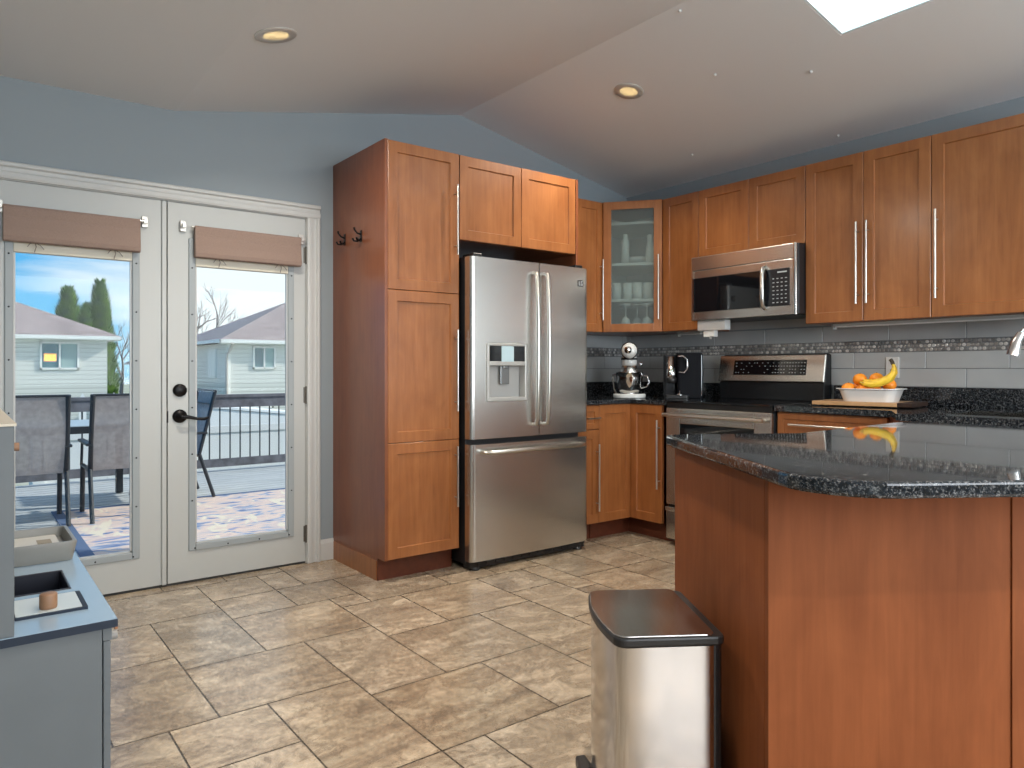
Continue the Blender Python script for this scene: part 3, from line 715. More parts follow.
def door_plan(x0, x1, yb=.068):
    P = []
    for x in xs_dense(x0, x1):
        k = (x - w / 2) / (w / 2); y = .010 * k * k; ed = min(x, w - x); r = .026
        if ed < r: y += (r - math.sqrt(max(0, r * r - (r - ed) ** 2))) * .9
        P.append((x, y))
    return P + [(x1, yb), (x0, yb)]
xm = .478
# left door with the dispenser opening
DZ0, DZ1 = .935, 1.262; DXa, DXb = .102, .384
b = MB().prism(door_plan(0, DXa), .728, 1.738, True).prism(door_plan(DXb, xm - .003), .728, 1.738, True).prism(door_plan(DXa, DXb), DZ1, 1.738, True).prism(door_plan(DXa, DXb), .728, DZ0, True)
ld = b.build('left_door', STEEL, t)
rd = MB().prism(door_plan(xm + .003, w), .728, 1.738, True).build('right_door', STEEL, t)
fz = MB().prism(door_plan(0, w), .052, .698, True).build('freezer_drawer', STEEL, t)
for o in (ld, rd, fz):
    for p in o.data.polygons:
        if abs(p.normal.z) > .5: p.use_smooth = False
    m_ = o.modifiers.new('es', 'EDGE_SPLIT'); m_.split_angle = radians(35)
# door handles: tall bowed bars
def fh(x, sgn):
    return MB().tube([(x, .0, .795), (x, -.030, .797), (x, -.040, .83), (x, -.047, 1.0), (x, -.050, 1.23), (x, -.047, 1.46), (x, -.040, 1.64), (x, -.030, 1.672), (x, .0, 1.675)], .0115, 12)
fh(xm - .046, -1).build('handle', NICKEL, ld); fh(xm + .036, 1).build('handle', NICKEL, rd)
MB().tube([(.07, .012, .655), (.072, -.03, .656), (.12, -.048, .657), (w / 2, -.058, .660), (w - .12, -.048, .657), (w - .072, -.03, .656), (w - .07, .012, .655)], .0125, 12).build('handle', NICKEL, fz)
# dispenser
DISP = plain('dispenser_silver', (.50, .50, .48), .35, .4)
f = .016
dsp = MB().box(DXa, DXa + f, -.006, .05, DZ0, DZ1).box(DXb - f, DXb, -.006, .05, DZ0, DZ1).box(DXa + f, DXb - f, -.006, .05, DZ0, DZ0 + .022).box(DXa + f, DXb - f, -.006, .05, 1.135, 1.160).box(DXa + f, DXb - f, -.006, .05, DZ1 - f, DZ1).build('ice_dispenser', DISP, ld, bevel=.004)
MB().box(DXa + f, DXb - f, .048, .056, DZ0 + .02, 1.137).build('dispenser_recess', GREYP, ld)
for xa_, xb_ in ((DXa + f, DXa + .098), (DXb - .098, DXb - f)): MB().box(xa_, xb_, -.002, .02, 1.160, DZ1 - f).build('dispenser_display', BLACKG, ld)
MB().box(DXa + .098, DXb - .098, -.006, .02, 1.158, DZ1 - f).build('dispenser_screen', plain('pale_blue_film', (.50, .66, .72), .2), ld)
MB().box(DXa + .11, DXb - .108, .022, .034, 1.03, 1.135).box(DXa + .125, DXb - .123, .012, .04, 1.118, 1.138).build('dispenser_paddle', plain('paddle', (.26, .27, .27), .25, .5), ld, bevel=.004)
# maker's badge: small dark square with a ring and bar
bd = MB().box(w - .092, w - .052, .002, .010, 1.624, 1.662).build('badge', plain('badge_black', (.015, .015, .017), .3), rd)
MB().box(w - .087, w - .0835, .0005, .003, 1.630, 1.656).box(w - .087, w - .076, .0005, .003, 1.630, 1.6335).box(w - .071, w - .0575, .0005, .003, 1.652, 1.656).box(w - .071, w - .0675, .0005, .003, 1.630, 1.656).box(w - .071, w - .0575, .0005, .003, 1.630, 1.6335).box(w - .061, w - .0575, .0005, .003, 1.630, 1.643).build('badge_mark', plain('badge_print', (.75, .75, .74), .4), bd)
# hinge caps, grille, feet
for x in (.03, w - .09): MB().box(x, x + .06, .03, .14, 1.742, 1.760).build('hinge_cap', BLACKP, t, bevel=.004)
g = MB().box(.01, w - .012, .035, .10, .010, .050)
for i in range(12): g.box(.06 + i * .062, .10 + i * .062, .030, .036, .022, .038)
g.build('base_grille', BLACKP, t, bevel=.002)
for x in (.055, w - .055): MB().lathe([(.032, 0), (.032, .012), (.020, .02)], (x, .055, 0), 'z', 16).build('foot', BLACKP, t)

# ------------------------------------------------------------------ range (local x toward -y, front toward -x)
t = thing('range', 'stainless electric range with black glass cooktop and rear control panel', 'range', (-.635, -.968, 0), R90); w = .757
MB().box(.0, w, .0, .61, .03, .905).build('body', plain('range_case', (.02, .021, .024), .4), t)
MB().prism(rrect(-.002, w + .002, -.035, .56, .012), .905, .919).build('cooktop', BLACKG, t, bevel=.003)
od = MB().box(.004, w - .004, -.028, 0, .262, .893)
od = MB().box(.004, .112, -.028, 0, .262, .872).box(w - .116, w - .004, -.028, 0, .262, .872).box(.112, w - .116, -.028, 0, .262, .40).box(.112, w - .116, -.028, 0, .775, .872).build('oven_door', STEEL, t, bevel=.004)
MB().box(.112, w - .116, -.026, -.004, .40, .775).build('oven_window', BLACKG, od)
MB().box(.004, w - .004, -.020, 0, .874, .905).build('vent_strip', BLACKP, t)
MB().tube([(.012, -.072, .829), (w - .03, -.072, .829)], .012, 12).tube([(.03, -.072, .829), (.03, -.026, .829)], .010, 10).tube([(w - .045, -.072, .829), (w - .045, -.026, .829)], .010, 10).build('handle', NICKEL, od)
dr = MB().box(.004, w - .004, -.030, 0, .045, .235).box(.004, w - .004, -.040, -.006, .222, .246).build('storage_drawer', STEEL, t, bevel=.004)
# backguard
bgm = MB().sweep([(.520, .919), (.608, .919), (.608, 1.205), (.580, 1.212), (.560, 1.205), (.530, 1.035), (.520, 1.03)], 'x', .004, w - .004).build('backguard', plain('backguard_black', (.012, .013, .015), .25), t, bevel=.004)
fpan = MB()
pp = [(.0, 0), (w - .03, 0), (w - .022, .172), (.012, .172)]
def panel_face(x0, x1, s0, s1, off, th):
    """slab on the sloping backguard face: s along slope 0..0.172"""
    y0_, z0_ = .519, 1.036; y1_, z1_ = .549, 1.203; ln = math.hypot(y1_ - y0_, z1_ - z0_); uy, uz = (y1_ - y0_) / ln, (z1_ - z0_) / ln; ny, nz = -uz, uy
    q = MB(); V = []
    for o_ in (off, off + th):
        for x, s_ in ((x0, s0), (x1, s0), (x1, s1), (x0, s1)): V.append((x, y0_ + uy * s_ + ny * o_, z0_ + uz * s_ + nz * o_))
    return q.add(V, [(0, 1, 2, 3), (7, 6, 5, 4), (0, 4, 5, 1), (1, 5, 6, 2), (2, 6, 7, 3), (3, 7, 4, 0)])
cp = panel_face(.0, w - .0, -.002, .172, .0, .012).build('control_panel', STEEL, t, bevel=.008, seg=3)
dsp = panel_face(.118, w - .118, .040, .138, .010, .005).build('display_glass', BLACKG, cp, bevel=.003)
mk = MB(); rnd = random.Random(3)
for row in range(4):
    for k in range(26):
        x = .135 + k * .0195
        if rnd.random() < (.75 if k > 13 else .4): mk.join(panel_face(x, x + .006 + .003 * rnd.random(), .054 + row * .021, .0575 + row * .021, .0145, .001))
mk.build('display_print', MARK, dsp)
panel_face(.020, .034, .052, .066, .0115, .002).build('brand_badge', plain('badge_dark', (.06, .05, .05), .4), cp)
for x in (.05, w - .05):
    for y in (.05, .5): MB().lathe([(.02, 0), (.02, .03)], (x, y, 0), 'z', 12).build('foot', BLACKP, t)

# ------------------------------------------------------------------ microwave
t = thing('microwave', 'stainless over-the-range microwave with black window and curved handle', 'microwave', (-.41, -.972, 1.433), R90); w = .757; h = .412
MB().box(.001, w - .001, .015, .385, .004, h).build('case', plain('microwave_case', (.014, .015, .018), .35), t, bevel=.003)
MB().box(0, w - .012, -.004, .015, .325, h).build('vent_panel', STEEL, t, bevel=.003)
fd_ = MB().box(0, .022, -.004, .015, 0, .322).box(.558, w - .012, -.004, .015, .272, .322).box(.022, .558, -.004, .015, .272, .322).box(.022, w - .012, -.004, .015, 0, .055).box(w - .05, w - .012, -.004, .015, .055, .272).build('front_frame', STEEL, t, bevel=.002)
MB().box(.022, .558, -.008, .012, .055, .272).build('door_window', BLACKG, t, bevel=.002)
MB().box(.014, .024, -.012, -.002, .052, .275).build('window_edge', STEELB, t)
kp = MB().box(.558, w - .05, -.007, .012, .055, .272).build('keypad', plain('keypad_black', (.010, .012, .016), .3), t, bevel=.002)
mk = MB(); rnd = random.Random(9)
for r_ in range(7):
    for c_ in range(4):
        x = .598 + c_ * .027; z = .072 + r_ * .0235
        mk.box(x, x + .010 + .004 * rnd.random(), -.0082, -.0068, z, z + .005)
mk.box(.63, .69, -.0082, -.0068, .248, .256)
mk.build('keypad_print', MARK, kp)
MB().tube([(.545, -.006, .045), (.547, -.030, .055), (.550, -.042, .10), (.552, -.046, .165), (.550, -.042, .235), (.547, -.030, .28), (.545, -.006, .29)], .013, 12).build('handle', NICKEL, t)
MB().lathe([(.012, 0), (.012, h), ], (w - .022, .006, 0), 'z', 16).build('corner_trim', STEELB, t)
MB().box(.02, w - .02, .02, .37, 0, .004).build('underside_vent', BLACKP, t)

# ------------------------------------------------------------------ peninsula
IO = Vector((-2.514, -2.543)); isv = Vector((-.5452, -.8383)); itv = Vector((.8383, -.5452))
def I(s_, t_): p = IO + isv * s_ + itv * t_; return (p.x, p.y)
t = thing('peninsula_countertop', 'large black granite peninsula top with rounded corner in the foreground', 'countertop', (*I(.4, .6), CZ0)); c0 = I(.4, .6); P = Matrix.Translation((-c0[0], -c0[1], -CZ0))
rc = .16; S1 = .950
cor = []
for k in range(9):
    a = pi / 2 * k / 8; cor.append(I(S1 - rc + rc * sin(a), rc - rc * cos(a)))
poly = [I(0.02, 0), I(.0, .02), (-2.134, -2.762), (-1.965, -2.757), (-1.43, -2.735), (-1.305, -2.75), (-1.305, -3.20), I(S1, 1.50)] + cor[::-1]
b = MB().prism(poly, CZ0 - .001, CZ1, False); b.xf(m=P); b.build('slab', GRANITE, t, bevel=.007, seg=3)
t = thing('peninsula_cabinet', 'reddish wooden peninsula base with plain panelled sides in the foreground', 'cabinet', (*I(.35, .3), 0)); c0 = I(.35, .3); P = Matrix.Translation((-c0[0], -c0[1], 0))
def IB(s0, s1, t0, t1, z0, z1): return MB().prism([I(s0, t0), I(s0, t1), I(s1, t1), I(s1, t0)], z0, z1).xf(m=P)
IB(.03, .654, .048, 1.20, .0, CZ0 - .003).build('carcass', WOODP, t)
IB(.012, .656, .030, .048, .0, CZ0 - .003).build('side_panel', WOODP, t, bevel=.001)
IB(.6565, .676, .030, .582, .0, CZ0 - .003).build('front_panel', WOODP, t, bevel=.001)
IB(.6565, .680, .5825, 1.18, .0, CZ0 - .003).build('end_panel', WOODP, t, bevel=.001)

# ------------------------------------------------------------------ step bin
t = thing('step_bin', 'brushed steel pedal bin with black lid rim beside the peninsula', 'bin', (*I(.368, -.142), 0), math.atan2(itv.y, itv.x))
# local x = along itv (to the right, toward the peninsula), local y = away from the camera (-isv)
def bin_plan(hx0, hx1, hy, bow, r=.03, n=8):
    P = []
    # right side straight corners (small radius), left (front) side bowed
    P += [(hx1 - .02 + .02 * cos(radians(a)), -hy + .02 + .02 * sin(radians(a))) for a in range(-90, 1, 30)]
    P += [(hx1 - .02 + .02 * cos(radians(a)), hy - .02 + .02 * sin(radians(a))) for a in range(0, 91, 30)]
    P += [(hx0 + r + r * cos(radians(a)), hy - r + r * sin(radians(a))) for a in range(90, 161, 14)]
    for k in range(1, n):
        y = (hy - r) - (2 * (hy - r)) * k / n; q = y / (hy - r)
        P.append((hx0 - bow * (1 - q * q), y))
    P += [(hx0 + r + r * cos(radians(a)), -hy + r + r * sin(radians(a))) for a in range(200, 271, 14)]
    return P
HB = .172
MB().prism(bin_plan(-.128, .112, HB, .014), .030, .472, True).build('steel_shell', steel('bin_steel', (.62, .61, .60), .16, (1, 1, 1), .0, .0), t)
t.children[0].modifiers.new('es', 'EDGE_SPLIT').split_angle = radians(35)
MB().prism(bin_plan(.096, .128, HB - .004, -.0, .004), .020, .484).build('black_back', BLACKP, t)
MB().box(-.1315, -.130, -HB + .07, -HB + .0715, .04, .47).build('shell_seam', plain('seam_light', (.75, .75, .74), .2, 1), t)
MB().prism(bin_plan(-.130, .127, HB + .003, .014), 0, .032).build('base_ring', BLACKP, t, bevel=.003)
MB().prism(bin_plan(-.134, .130, HB + .006, .015), .474, .4955).build('lid_rim', BLACKP, t, bevel=.005)
MB().prism(bin_plan(-.131, .106, HB + .003, .015), .4958, .5005).build('lid', steel('lid_steel', (.52, .50, .48), .18, (200, 1, 1), .0, .2), t, bevel=.002)
MB().prism([(-.168, .02), (-.168, .165), (-.14, .17), (-.13, .12), (-.13, .03)], .020, .050).box(-.15, -.10, -.03, .09, .012, .03).build('pedal', BLACKP, t, bevel=.006)
MB().box(.128, .140, -.05, .05, .42, .48).build('hinge_block', BLACKP, t, bevel=.003)

# ------------------------------------------------------------------ small things on the counters
# stand mixer, facing the camera
mx, my = -.50, -.50
fdir = math.atan2(-4.02 - my, -4.24 - mx)      # heading toward the camera
t = thing('stand_mixer', 'white stand mixer with steel bowl on the corner worktop', 'mixer', (mx, my, .916), fdir + pi / 2)   # local -y faces the camera
MIXW = plain('mixer_enamel', (.78, .79, .77), .18, coat=.5)
MB().prism(rrect(-.112, .112, -.14, .15, .09, 8), .0, .030).build('base', MIXW, t, bevel=.008, seg=3)
MB().prism(rrect(-.055, .055, .06, .145, .035), .03, .255, top=rrect(-.045, .045, .07, .14, .03)).build('column', MIXW, t, bevel=.008)
hd = MB().lathe([(0, -.185), (.034, -.180), (.050, -.165), (.056, -.13), (.060, -.06), (.063, .02), (.060, .10), (.042, .15), (0, .165)], (0, 0, 0), 'y', 24).xf((0, 0, .326)).build('motor_head', MIXW, t)
MB().lathe([(.0, 0), (.050, .0), (.054, .01), (.054, .06), (.0, .062)], (0, -.075, .225), 'z', 24).build('head_collar', MIXW, hd)
MB().lathe([(.0, 0), (.0565, .0), (.0565, .012), (.0, .012)], (0, -.076, .264), 'z', 24).build('dark_band', plain('band_black', (.02, .02, .02), .3, .5), hd)
MB().lathe([(.0535, -.150), (.0575, -.145), (.0590, -.122), (.057, -.116)], (0, 0, 0), 'y', 24).xf((0, 0, .326)).build('chrome_band', plain('band_dark', (.05, .05, .05), .2, .8), hd)
MB().box(.024, .036, -.180, -.168, .318, .330).build('attachment_knob', BLACKP, hd, bevel=.003)
MB().lathe([(0, -.196), (.024, -.193), (.027, -.172)], (-.008, 0, .330), 'y', 16).build('hub_cover', CHROME, hd)
MB().lathe([(.0, .0), (.058, .0), (.060, .012), (.056, .035), (.052, .060), (.03, .066)], (0, -.075, .162), 'z', 20).build('planetary', STEEL, t)
bw = MB().lathe([(0, .03), (.05, .03), (.062, .036), (.070, .05), (.085, .09), (.092, .14), (.094, .175), (.098, .178), (.094, .182), (.088, .175), (.086, .14), (.078, .09), (.05, .045), (0, .04)], (0, -.05, .0), 'z', 28).build('bowl', STEELB, t)
MB().tube([(.09, -.05, .155), (.125, -.06, .15), (.135, -.06, .11), (.12, -.055, .075), (.08, -.05, .07)], .006, 8).build('bowl_handle', CHROME, bw)
MB().tube([(-.088, -.03, .165), (-.112, -.02, .160), (-.115, -.01, .12), (-.108, .02, .06), (-.09, .05, .03)], .007, 8).build('bowl_bracket', CHROME, t)
MB().lathe([(.0, -.016), (.014, -.012), (.014, .012), (0, .016)], (.078, .03, .235), 'x', 14).build('speed_knob', CHROME, t)
MB().lathe([(0, 0), (.062, 0), (.062, .004), (.05, .007), (0, .007)], (0, -.05, .030), 'z', 24).build('bowl_clamp_plate', CHROME, t)
# coffee machine
cx_, cy_ = -.27, -.79
t = thing('coffee_machine', 'black coffee machine with chrome group head and loop, left of the range', 'coffee machine', (cx_, cy_, .916), math.atan2(-4.02 - cy_, -4.24 - cx_) + pi / 2 + .05)
BODY = plain('gloss_black', (.005, .006, .009), .5, spec=.12)
MB().prism(rrect(-.045, .125, -.09, .13, .02), .0, .305).build('body', BODY, t, bevel=.006)
MB().prism(rrect(-.135, -.045, -.02, .12, .02), .0, .300).build('side_tank', plain('smoke_tank', (.02, .022, .026), .1), t, bevel=.006)
MB().prism(rrect(-.130, .03, -.15, -.02, .02), .0, .025).build('drip_tray', BLACKP, t, bevel=.004)
MB().lathe([(.026, .14), (.032, .15), (.032, .20), (.024, .205), (.024, .285), (.0, .288)], (-.085, -.075, 0), 'z', 20).build('group_head', CHROME, t)
MB().lathe([(.030, .0), (.034, .004), (.036, .035), (.030, .04)], (-.085, -.075, .105), 'z', 20).build('filter_cup', BLACKP, t)
MB().tube([(-.040, -.098, .285), (-.010, -.115, .288), (.018, -.115, .265), (.020, -.112, .20), (.0, -.108, .175), (-.035, -.098, .178)], .0065, 10).build('loop_lever', CHROME, t)
MB().box(.112, .117, -.0935, -.088, .02, .295).build('chrome_strip', CHROME, t)
MB().lathe([(.022, 0), (.022, .006), (.006, .01), (.006, .03), (0, .03)], (-.03, -.12, .025), 'z', 16).build('cup_rest', CHROME, t)
MB().prism(rrect(-.05, .12, -.085, .125, .02), .305, .310).build('top_plate', BODY, t)
# cutting board, dish, fruit
bd0 = Vector((-.50, -1.865)); bdir = Vector((.07, -.453)).normalized(); rzb = math.atan2(bdir.y, bdir.x)
t = thing('cutting_board', 'wooden cutting board with shade-coloured end lying on the worktop under the fruit dish', 'cutting board', (bd0.x, bd0.y, .9165), rzb)
BW = wood('board_light', (.36, .19, .085), (.46, .26, .12), (.55, .33, .17), grain=(1.5, 26, 26)); BD = plain('board_dark', (.035, .020, .015), .6, spec=.2, var=.3)
MB().box(0, .43, 0, .30, .004, .026).build('board', BW, t, bevel=.003)
MB().box(.4305, .50, 0, .30, .004, .026).build('shaded_end', BD, t, bevel=.003)  # dark block paints the shade on the end face of the board
MB().box(.03, .06, .03, .27, 0, .004).box(.40, .43, .03, .27, 0, .004).build('runner', BD, t)
t = thing('fruit_dish', 'white enamel oblong dish holding the oranges and bananas', 'dish', (-.345, -2.115, .9432), rzb); ENAM = plain('white_enamel', (.83, .82, .80), .16, coat=.4)
DS = .88
o0, i0 = rrect(-.145, .145, -.10, .10, .05, 6), rrect(-.172, .172, -.122, .122, .06, 6)
b = MB(); n = len(o0)
rings = [(rrect(-.142, .142, -.095, .095, .05, 6), 0.0), (rrect(-.165, .165, -.115, .115, .058, 6), .062), (rrect(-.182, .182, -.130, .130, .065, 6), .066), (rrect(-.182, .182, -.130, .130, .065, 6), .070), (rrect(-.160, .160, -.110, .110, .055, 6), .066), (rrect(-.138, .138, -.091, .091, .048, 6), .006)]
V = [(x * DS, y * DS, z) for r_, z in rings for x, y in r_]
F = [(k * n + i, k * n + (i + 1) % n, (k + 1) * n + (i + 1) % n, (k + 1) * n + i) for k in range(5) for i in range(n)] + [tuple(range(n - 1, -1, -1)), tuple(range(5 * n, 6 * n))]
b.add(V, F, True); o = b.build('tray', ENAM, t); o.modifiers.new('es', 'EDGE_SPLIT').split_angle = radians(45)
def orangemat():
    m, nt, b = newmat('orange_peel'); f = noise(nt, coords(nt), 160, 2)
    oi = N(nt, 'ShaderNodeObjectInfo')
    L(nt, ramp(nt, oi.outputs['Random'], [(0, (.88, .24, .012)), (1, (.92, .33, .02))]), b.inputs['Base Color'])
    b.inputs['Roughness'].default_value = .4; L(nt, bump(nt, f, .25, .002), b.inputs['Normal']); return m
OR = orangemat()
Dm = Matrix.Translation((-.345, -2.115, .9432)) @ Matrix.Rotation(rzb, 4, 'Z')
GREEN = plain('stem_green', (.10, .12, .03), .7)
for (x, y, z, r, lb) in ((-.098, -.052, .066, .036, 'orange at the left end of the white dish, nearest the front'),
                         (-.072, .040, .070, .036, 'orange low at the back left of the white dish'),
                         (-.052, -.012, .116, .036, 'topmost orange at the left of the heap in the dish'),
                         (.022, .020, .118, .037, 'orange at the top middle of the heap, beside the banana stalk'),
                         (-.020, -.060, .062, .033, 'orange at the front of the dish, left of the banana tips'),
                         (.078, .045, .088, .035, 'orange at the back right of the dish, behind the bananas'),
                         (.004, .045, .058, .036, 'orange at the bottom of the heap, at the middle back of the dish')):
    p = Dm @ Vector((x, y, z)); o = MB().sphere((0, 0, 0), r, 18, (1, 1, .93)).build('orange', OR); o.location = p
    MB().lathe([(.004, 0), (.003, .003), (0, .003)], (0, 0, r * .915), 'z', 8).build('stem_button', GREEN, o)
    tag(o, lb, 'fruit', 'oranges in the white dish')
def bananamat():
    m, nt, b = newmat('banana_peel'); f = noise(nt, coords(nt, (6, 6, 6)), 3, 4)
    L(nt, ramp(nt, f, [(.30, (.30, .17, .02)), (.40, (.82, .52, .03)), (.70, (.90, .62, .05))]), b.inputs['Base Color']); b.inputs['Roughness'].default_value = .42; return m
BAN = bananamat()
t = thing('banana_bunch', 'bunch of bananas with dark stalk upright on the oranges in the dish', 'fruit', tuple(Dm @ Vector((.058, -.062, .098))), rzb)
for k, (dy, dz) in enumerate(((-.020, -.006), (.005, .006), (.030, .0))):
    pts = [(-.115 + .01 * k, dy, .012 + dz), (-.095, dy * 1.1, .004 + dz), (-.05, dy * 1.2, -.002 + dz), (.0, dy * 1.1, .006 + dz), (.045, dy * .9, .028 + dz), (.070, dy * .6, .062 + dz * .5), (.072, dy * .3, .092), (.066, dy * .1, .110)]
    pts = [(x * .86 + .012, y, z * .92) for x, y, z in pts]
    MB().tube(pts, [.006, .013, .0165, .018, .0175, .014, .009, .007], 10).build('banana', BAN, t)
MB().tube([(.069, 0, .098), (.065, 0, .112), (.056, 0, .126)], [.010, .009, .010], 10).build('stalk', plain('banana_stalk', (.05, .035, .02), .8), t)
# outlet
t = thing('wall_outlet', 'white double power outlet on the tiled splashback behind the bananas', 'outlet', (-.008, -2.074, 1.062))
MB().box(-.007, 0, -.037, .037, .002, .122).build('cover_plate', WHITEP, t, bevel=.003)
for z in (.030, .074):
    r_ = MB().box(-.010, -.006, -.018, .018, z, z + .030).build('receptacle', WHITEP, t, bevel=.002)
    MB().box(-.0106, -.0098, -.009, -.006, z + .010, z + .022).box(-.0106, -.0098, .006, .009, z + .010, z + .022).box(-.0106, -.0098, -.002, .002, z + .004, z + .008).build('slots', plain('slot_dark', (.03, .03, .03), .8), r_)
# coat hooks on the pantry side
for (y, z, lb) in ((-.165, 1.852, 'black double coat hook on the pantry side, the one nearer the door'), (-.375, 1.842, 'black double coat hook on the pantry side, the one nearer the pantry front')):
    t = thing('coat_hook', lb, 'hook', (PX0, y, z))
    MB().box(-.004, 0, -.011, .011, -.03, .035).build('back_plate', DARKM, t, bevel=.002)
    MB().tube([(-.003, 0, .012), (-.025, 0, .018), (-.040, 0, .034), (-.042, 0, .046)], [.006, .005, .005, .007], 8).build('upper_prong', DARKM, t)
    for sg in (-1, 1): MB().tube([(-.003, 0, -.012), (-.018, sg * .010, -.026), (-.034, sg * .020, -.024), (-.040, sg * .024, -.010)], [.006, .005, .005, .006], 8).build('lower_prong', DARKM, t)

# ------------------------------------------------------------------ recessed ceiling lights
def downlight(x, y, label, power=22, real=True):
    z = zc(x); e = .01; n_ = Vector((-(zc(x + e) - zc(x - e)) / (2 * e), 0, 1)).normalized()
    t = thing('ceiling_downlight', label, 'ceiling light', (x, y, z)); t.rotation_euler = Vector((0, 0, 1)).rotation_difference(n_).to_euler()
    MB().lathe([(.052, -.004), (.080, -.006), (.086, -.002), (.086, .0), (.052, .0), (.052, -.004)], (0, 0, 0), 'z', 32).build('trim_ring', LAMPT, t)
    MB().lathe([(0, -.0015), (.050, -.0015), (.050, 0), (0, 0)], (0, 0, 0), 'z', 24).build('lens', BULB, t)
    l = bpy.data.lights.new('lamp', 'AREA'); l.shape = 'DISK'; l.size = .10; l.energy = power; l.color = (1, .90, .77); l.spread = radians(150)
    lo = bpy.data.objects.new('lamp', l); COL.objects.link(lo); lo.parent = t; lo.location = (0, 0, -.012)
    return t
downlight(-3.21, -1.10, 'recessed ceiling light above the french doors, at upper left', 15)
downlight(-1.168, -1.125, 'recessed ceiling light above the kitchen corner, at upper centre', 14)
for x, y, lb in ((-3.20, -3.0, 'added unseen ceiling light over the floor behind the toy kitchen'), (-1.17, -4.1, 'added unseen ceiling light beyond the skylight, over the peninsula'), (-3.2, -5.2, 'added unseen ceiling light at the far back of the room'), (-1.17, -5.9, 'added unseen ceiling light in the back right of the room')):  # out-of-view lamps added to brighten the room
    downlight(x, y, lb, 18)
for x, y, lb in ((-1.554, -1.815, 'tiny white ceiling pin at the ridge, near the top of the photo'), (-1.03, -1.62, 'tiny white ceiling pin between the corner downlight and the skylight'), (-.777, -2.021, 'tiny white ceiling pin just below the skylight corner'), (-.347, -.924, 'tiny white ceiling pin above the short cabinet over the microwave'), (-.10, -1.80, 'tiny white ceiling pin above the double-door wall cabinet')):
    o = MB().lathe([(.006, 0), (.0085, -.004), (.006, -.010), (0, -.012)], (0, 0, 0), 'z', 10).build('ceiling_pin', WHITEP); o.location = (x, y, zc(x)); tag(o, lb, 'pin', 'pins in the sloping ceiling')

# ------------------------------------------------------------------ toy kitchen at lower left
t = thing('toy_kitchen', 'grey wooden toy kitchen with dark-edged worktop at lower left', 'toy kitchen', (-4.02, -1.5, 0)); P = Matrix.Translation((4.02, 1.5, 0))
TG = plain('toy_grey', (.125, .145, .160), .5, var=.04, vs=8); TN = plain('toy_navy', (.022, .032, .052), .6, spec=.25); TT = plain('toy_worktop', (.30, .40, .50), .22)
def TK(b, name, mat, parent=None, **k): b.xf(m=P); return b.build(name, mat, parent or t, **k)
X0, X1, Y0, Y1 = -4.36, -3.924, -2.010, -1.0
TK(MB().box(X0 + .01, X1 - .032, Y0 + .012, Y0 + .028, .02, .478).box(X0 + .01, X1 - .032, Y1 - .028, Y1 - .012, .02, .478).box(X0 + .01, X1 - .032, Y0 + .028, Y1 - .028, .02, .05).box(X0 + .01, X0 + .02, Y0 + .028, Y1 - .028, .05, .478), 'body', TG, bevel=.002)
for k, (ya, yb_) in enumerate(((Y0 + .010, -1.51), (-1.507, Y1 - .010))):
    d_ = TK(MB().box(X1 - .030, X1 - .014, ya, yb_, .03, .445), 'cupboard_door', TG, bevel=.002)
    TK(MB().tube([(X1 - .014, yb_ - .05 if k == 0 else ya + .05, .40), (X1 + .010, yb_ - .05 if k == 0 else ya + .05, .40)], .012), 'door_knob', plain('beech', (.48, .30, .17), .5), d_)
TK(MB().box(X1 - .031, X1 - .012, Y0 + .010, Y1 - .010, .447, .478), 'control_strip', TG)
for y in (-1.96, -1.87):
    TK(MB().tube([(X1 - .013, y, .445), (X1 + .006, y, .445)], .011, 12), 'oven_knob', plain('grey_knob', (.30, .29, .28), .5))
TK(MB().tube([(X1 - .004, -1.985, .474), (X1 + .003, -1.985, .474)], .008, 8), 'edge_peg', plain('copper', (.55, .28, .17), .35, .6))
# worktop with sink hole
SX0, SX1, SY0, SY1 = -4.128, -3.985, -1.66, -1.43
def slab(z0, z1, g_=0):
    return MB().box(X0, X1 - g_, Y0 + g_, SY0, z0, z1).box(X0, X1 - g_, SY1, Y1, z0, z1).box(X0, SX0, SY0, SY1, z0, z1).box(SX1, X1 - g_, SY0, SY1, z0, z1)
TK(slab(.479, .4985), 'worktop_core', TN); TK(slab(.4985, .5, .001), 'worktop', TT)
TK(MB().box(SX0, SX1, SY0, SY1, .41, .415).box(SX0, SX0 + .006, SY0, SY1, .415, .503).box(SX1 - .006, SX1, SY0, SY1, .415, .503).box(SX0 + .006, SX1 - .006, SY0, SY0 + .006, .415, .503).box(SX0 + .006, SX1 - .006, SY1 - .006, SY1, .415, .503), 'toy_sink', plain('sink_navy', (.012, .014, .024), .35), bevel=.002)
TK(MB().prism(rrect(-4.128, -3.972, -1.885, -1.715, .004), .500, .506), 'hob_plate', TN); TK(MB().prism(rrect(-4.126, -3.984, -1.876, -1.722, .004), .506, .5075), 'hob_surface', plain('hob_white', (.55, .60, .60), .3))
TK(MB().lathe([(0, 0), (.019, 0), (.020, .004), (.020, .034), (.018, .037), (0, .037)], (-4.055, -1.84, .5075), 'z', 24), 'hob_knob', plain('wood_knob', (.27, .15, .085), .5))
TK(MB().box(X0, -4.135, Y0 + .004, Y1, .5, .985), 'tall_cupboard', TG, bevel=.002)
TK(MB().box(X0 - .004, -4.131, Y0 + .001, Y1, .985, .991), 'cupboard_top', plain('pale_edge', (.62, .56, .46), .5))
TK(MB().tube([(-4.135, -1.97, .934), (-4.124, -1.97, .934)], .010), 'cupboard_knob', plain('knob_wood', (.30, .17, .10), .5))
t = thing('storage_tray', 'grey moulded tray on the far end of the toy kitchen worktop', 'tray', (-4.09, -1.165, .5005))
TR = plain('tray_grey', (.22, .22, .205), .45); TRI = plain('tray_inside', (.55, .54, .50), .5)
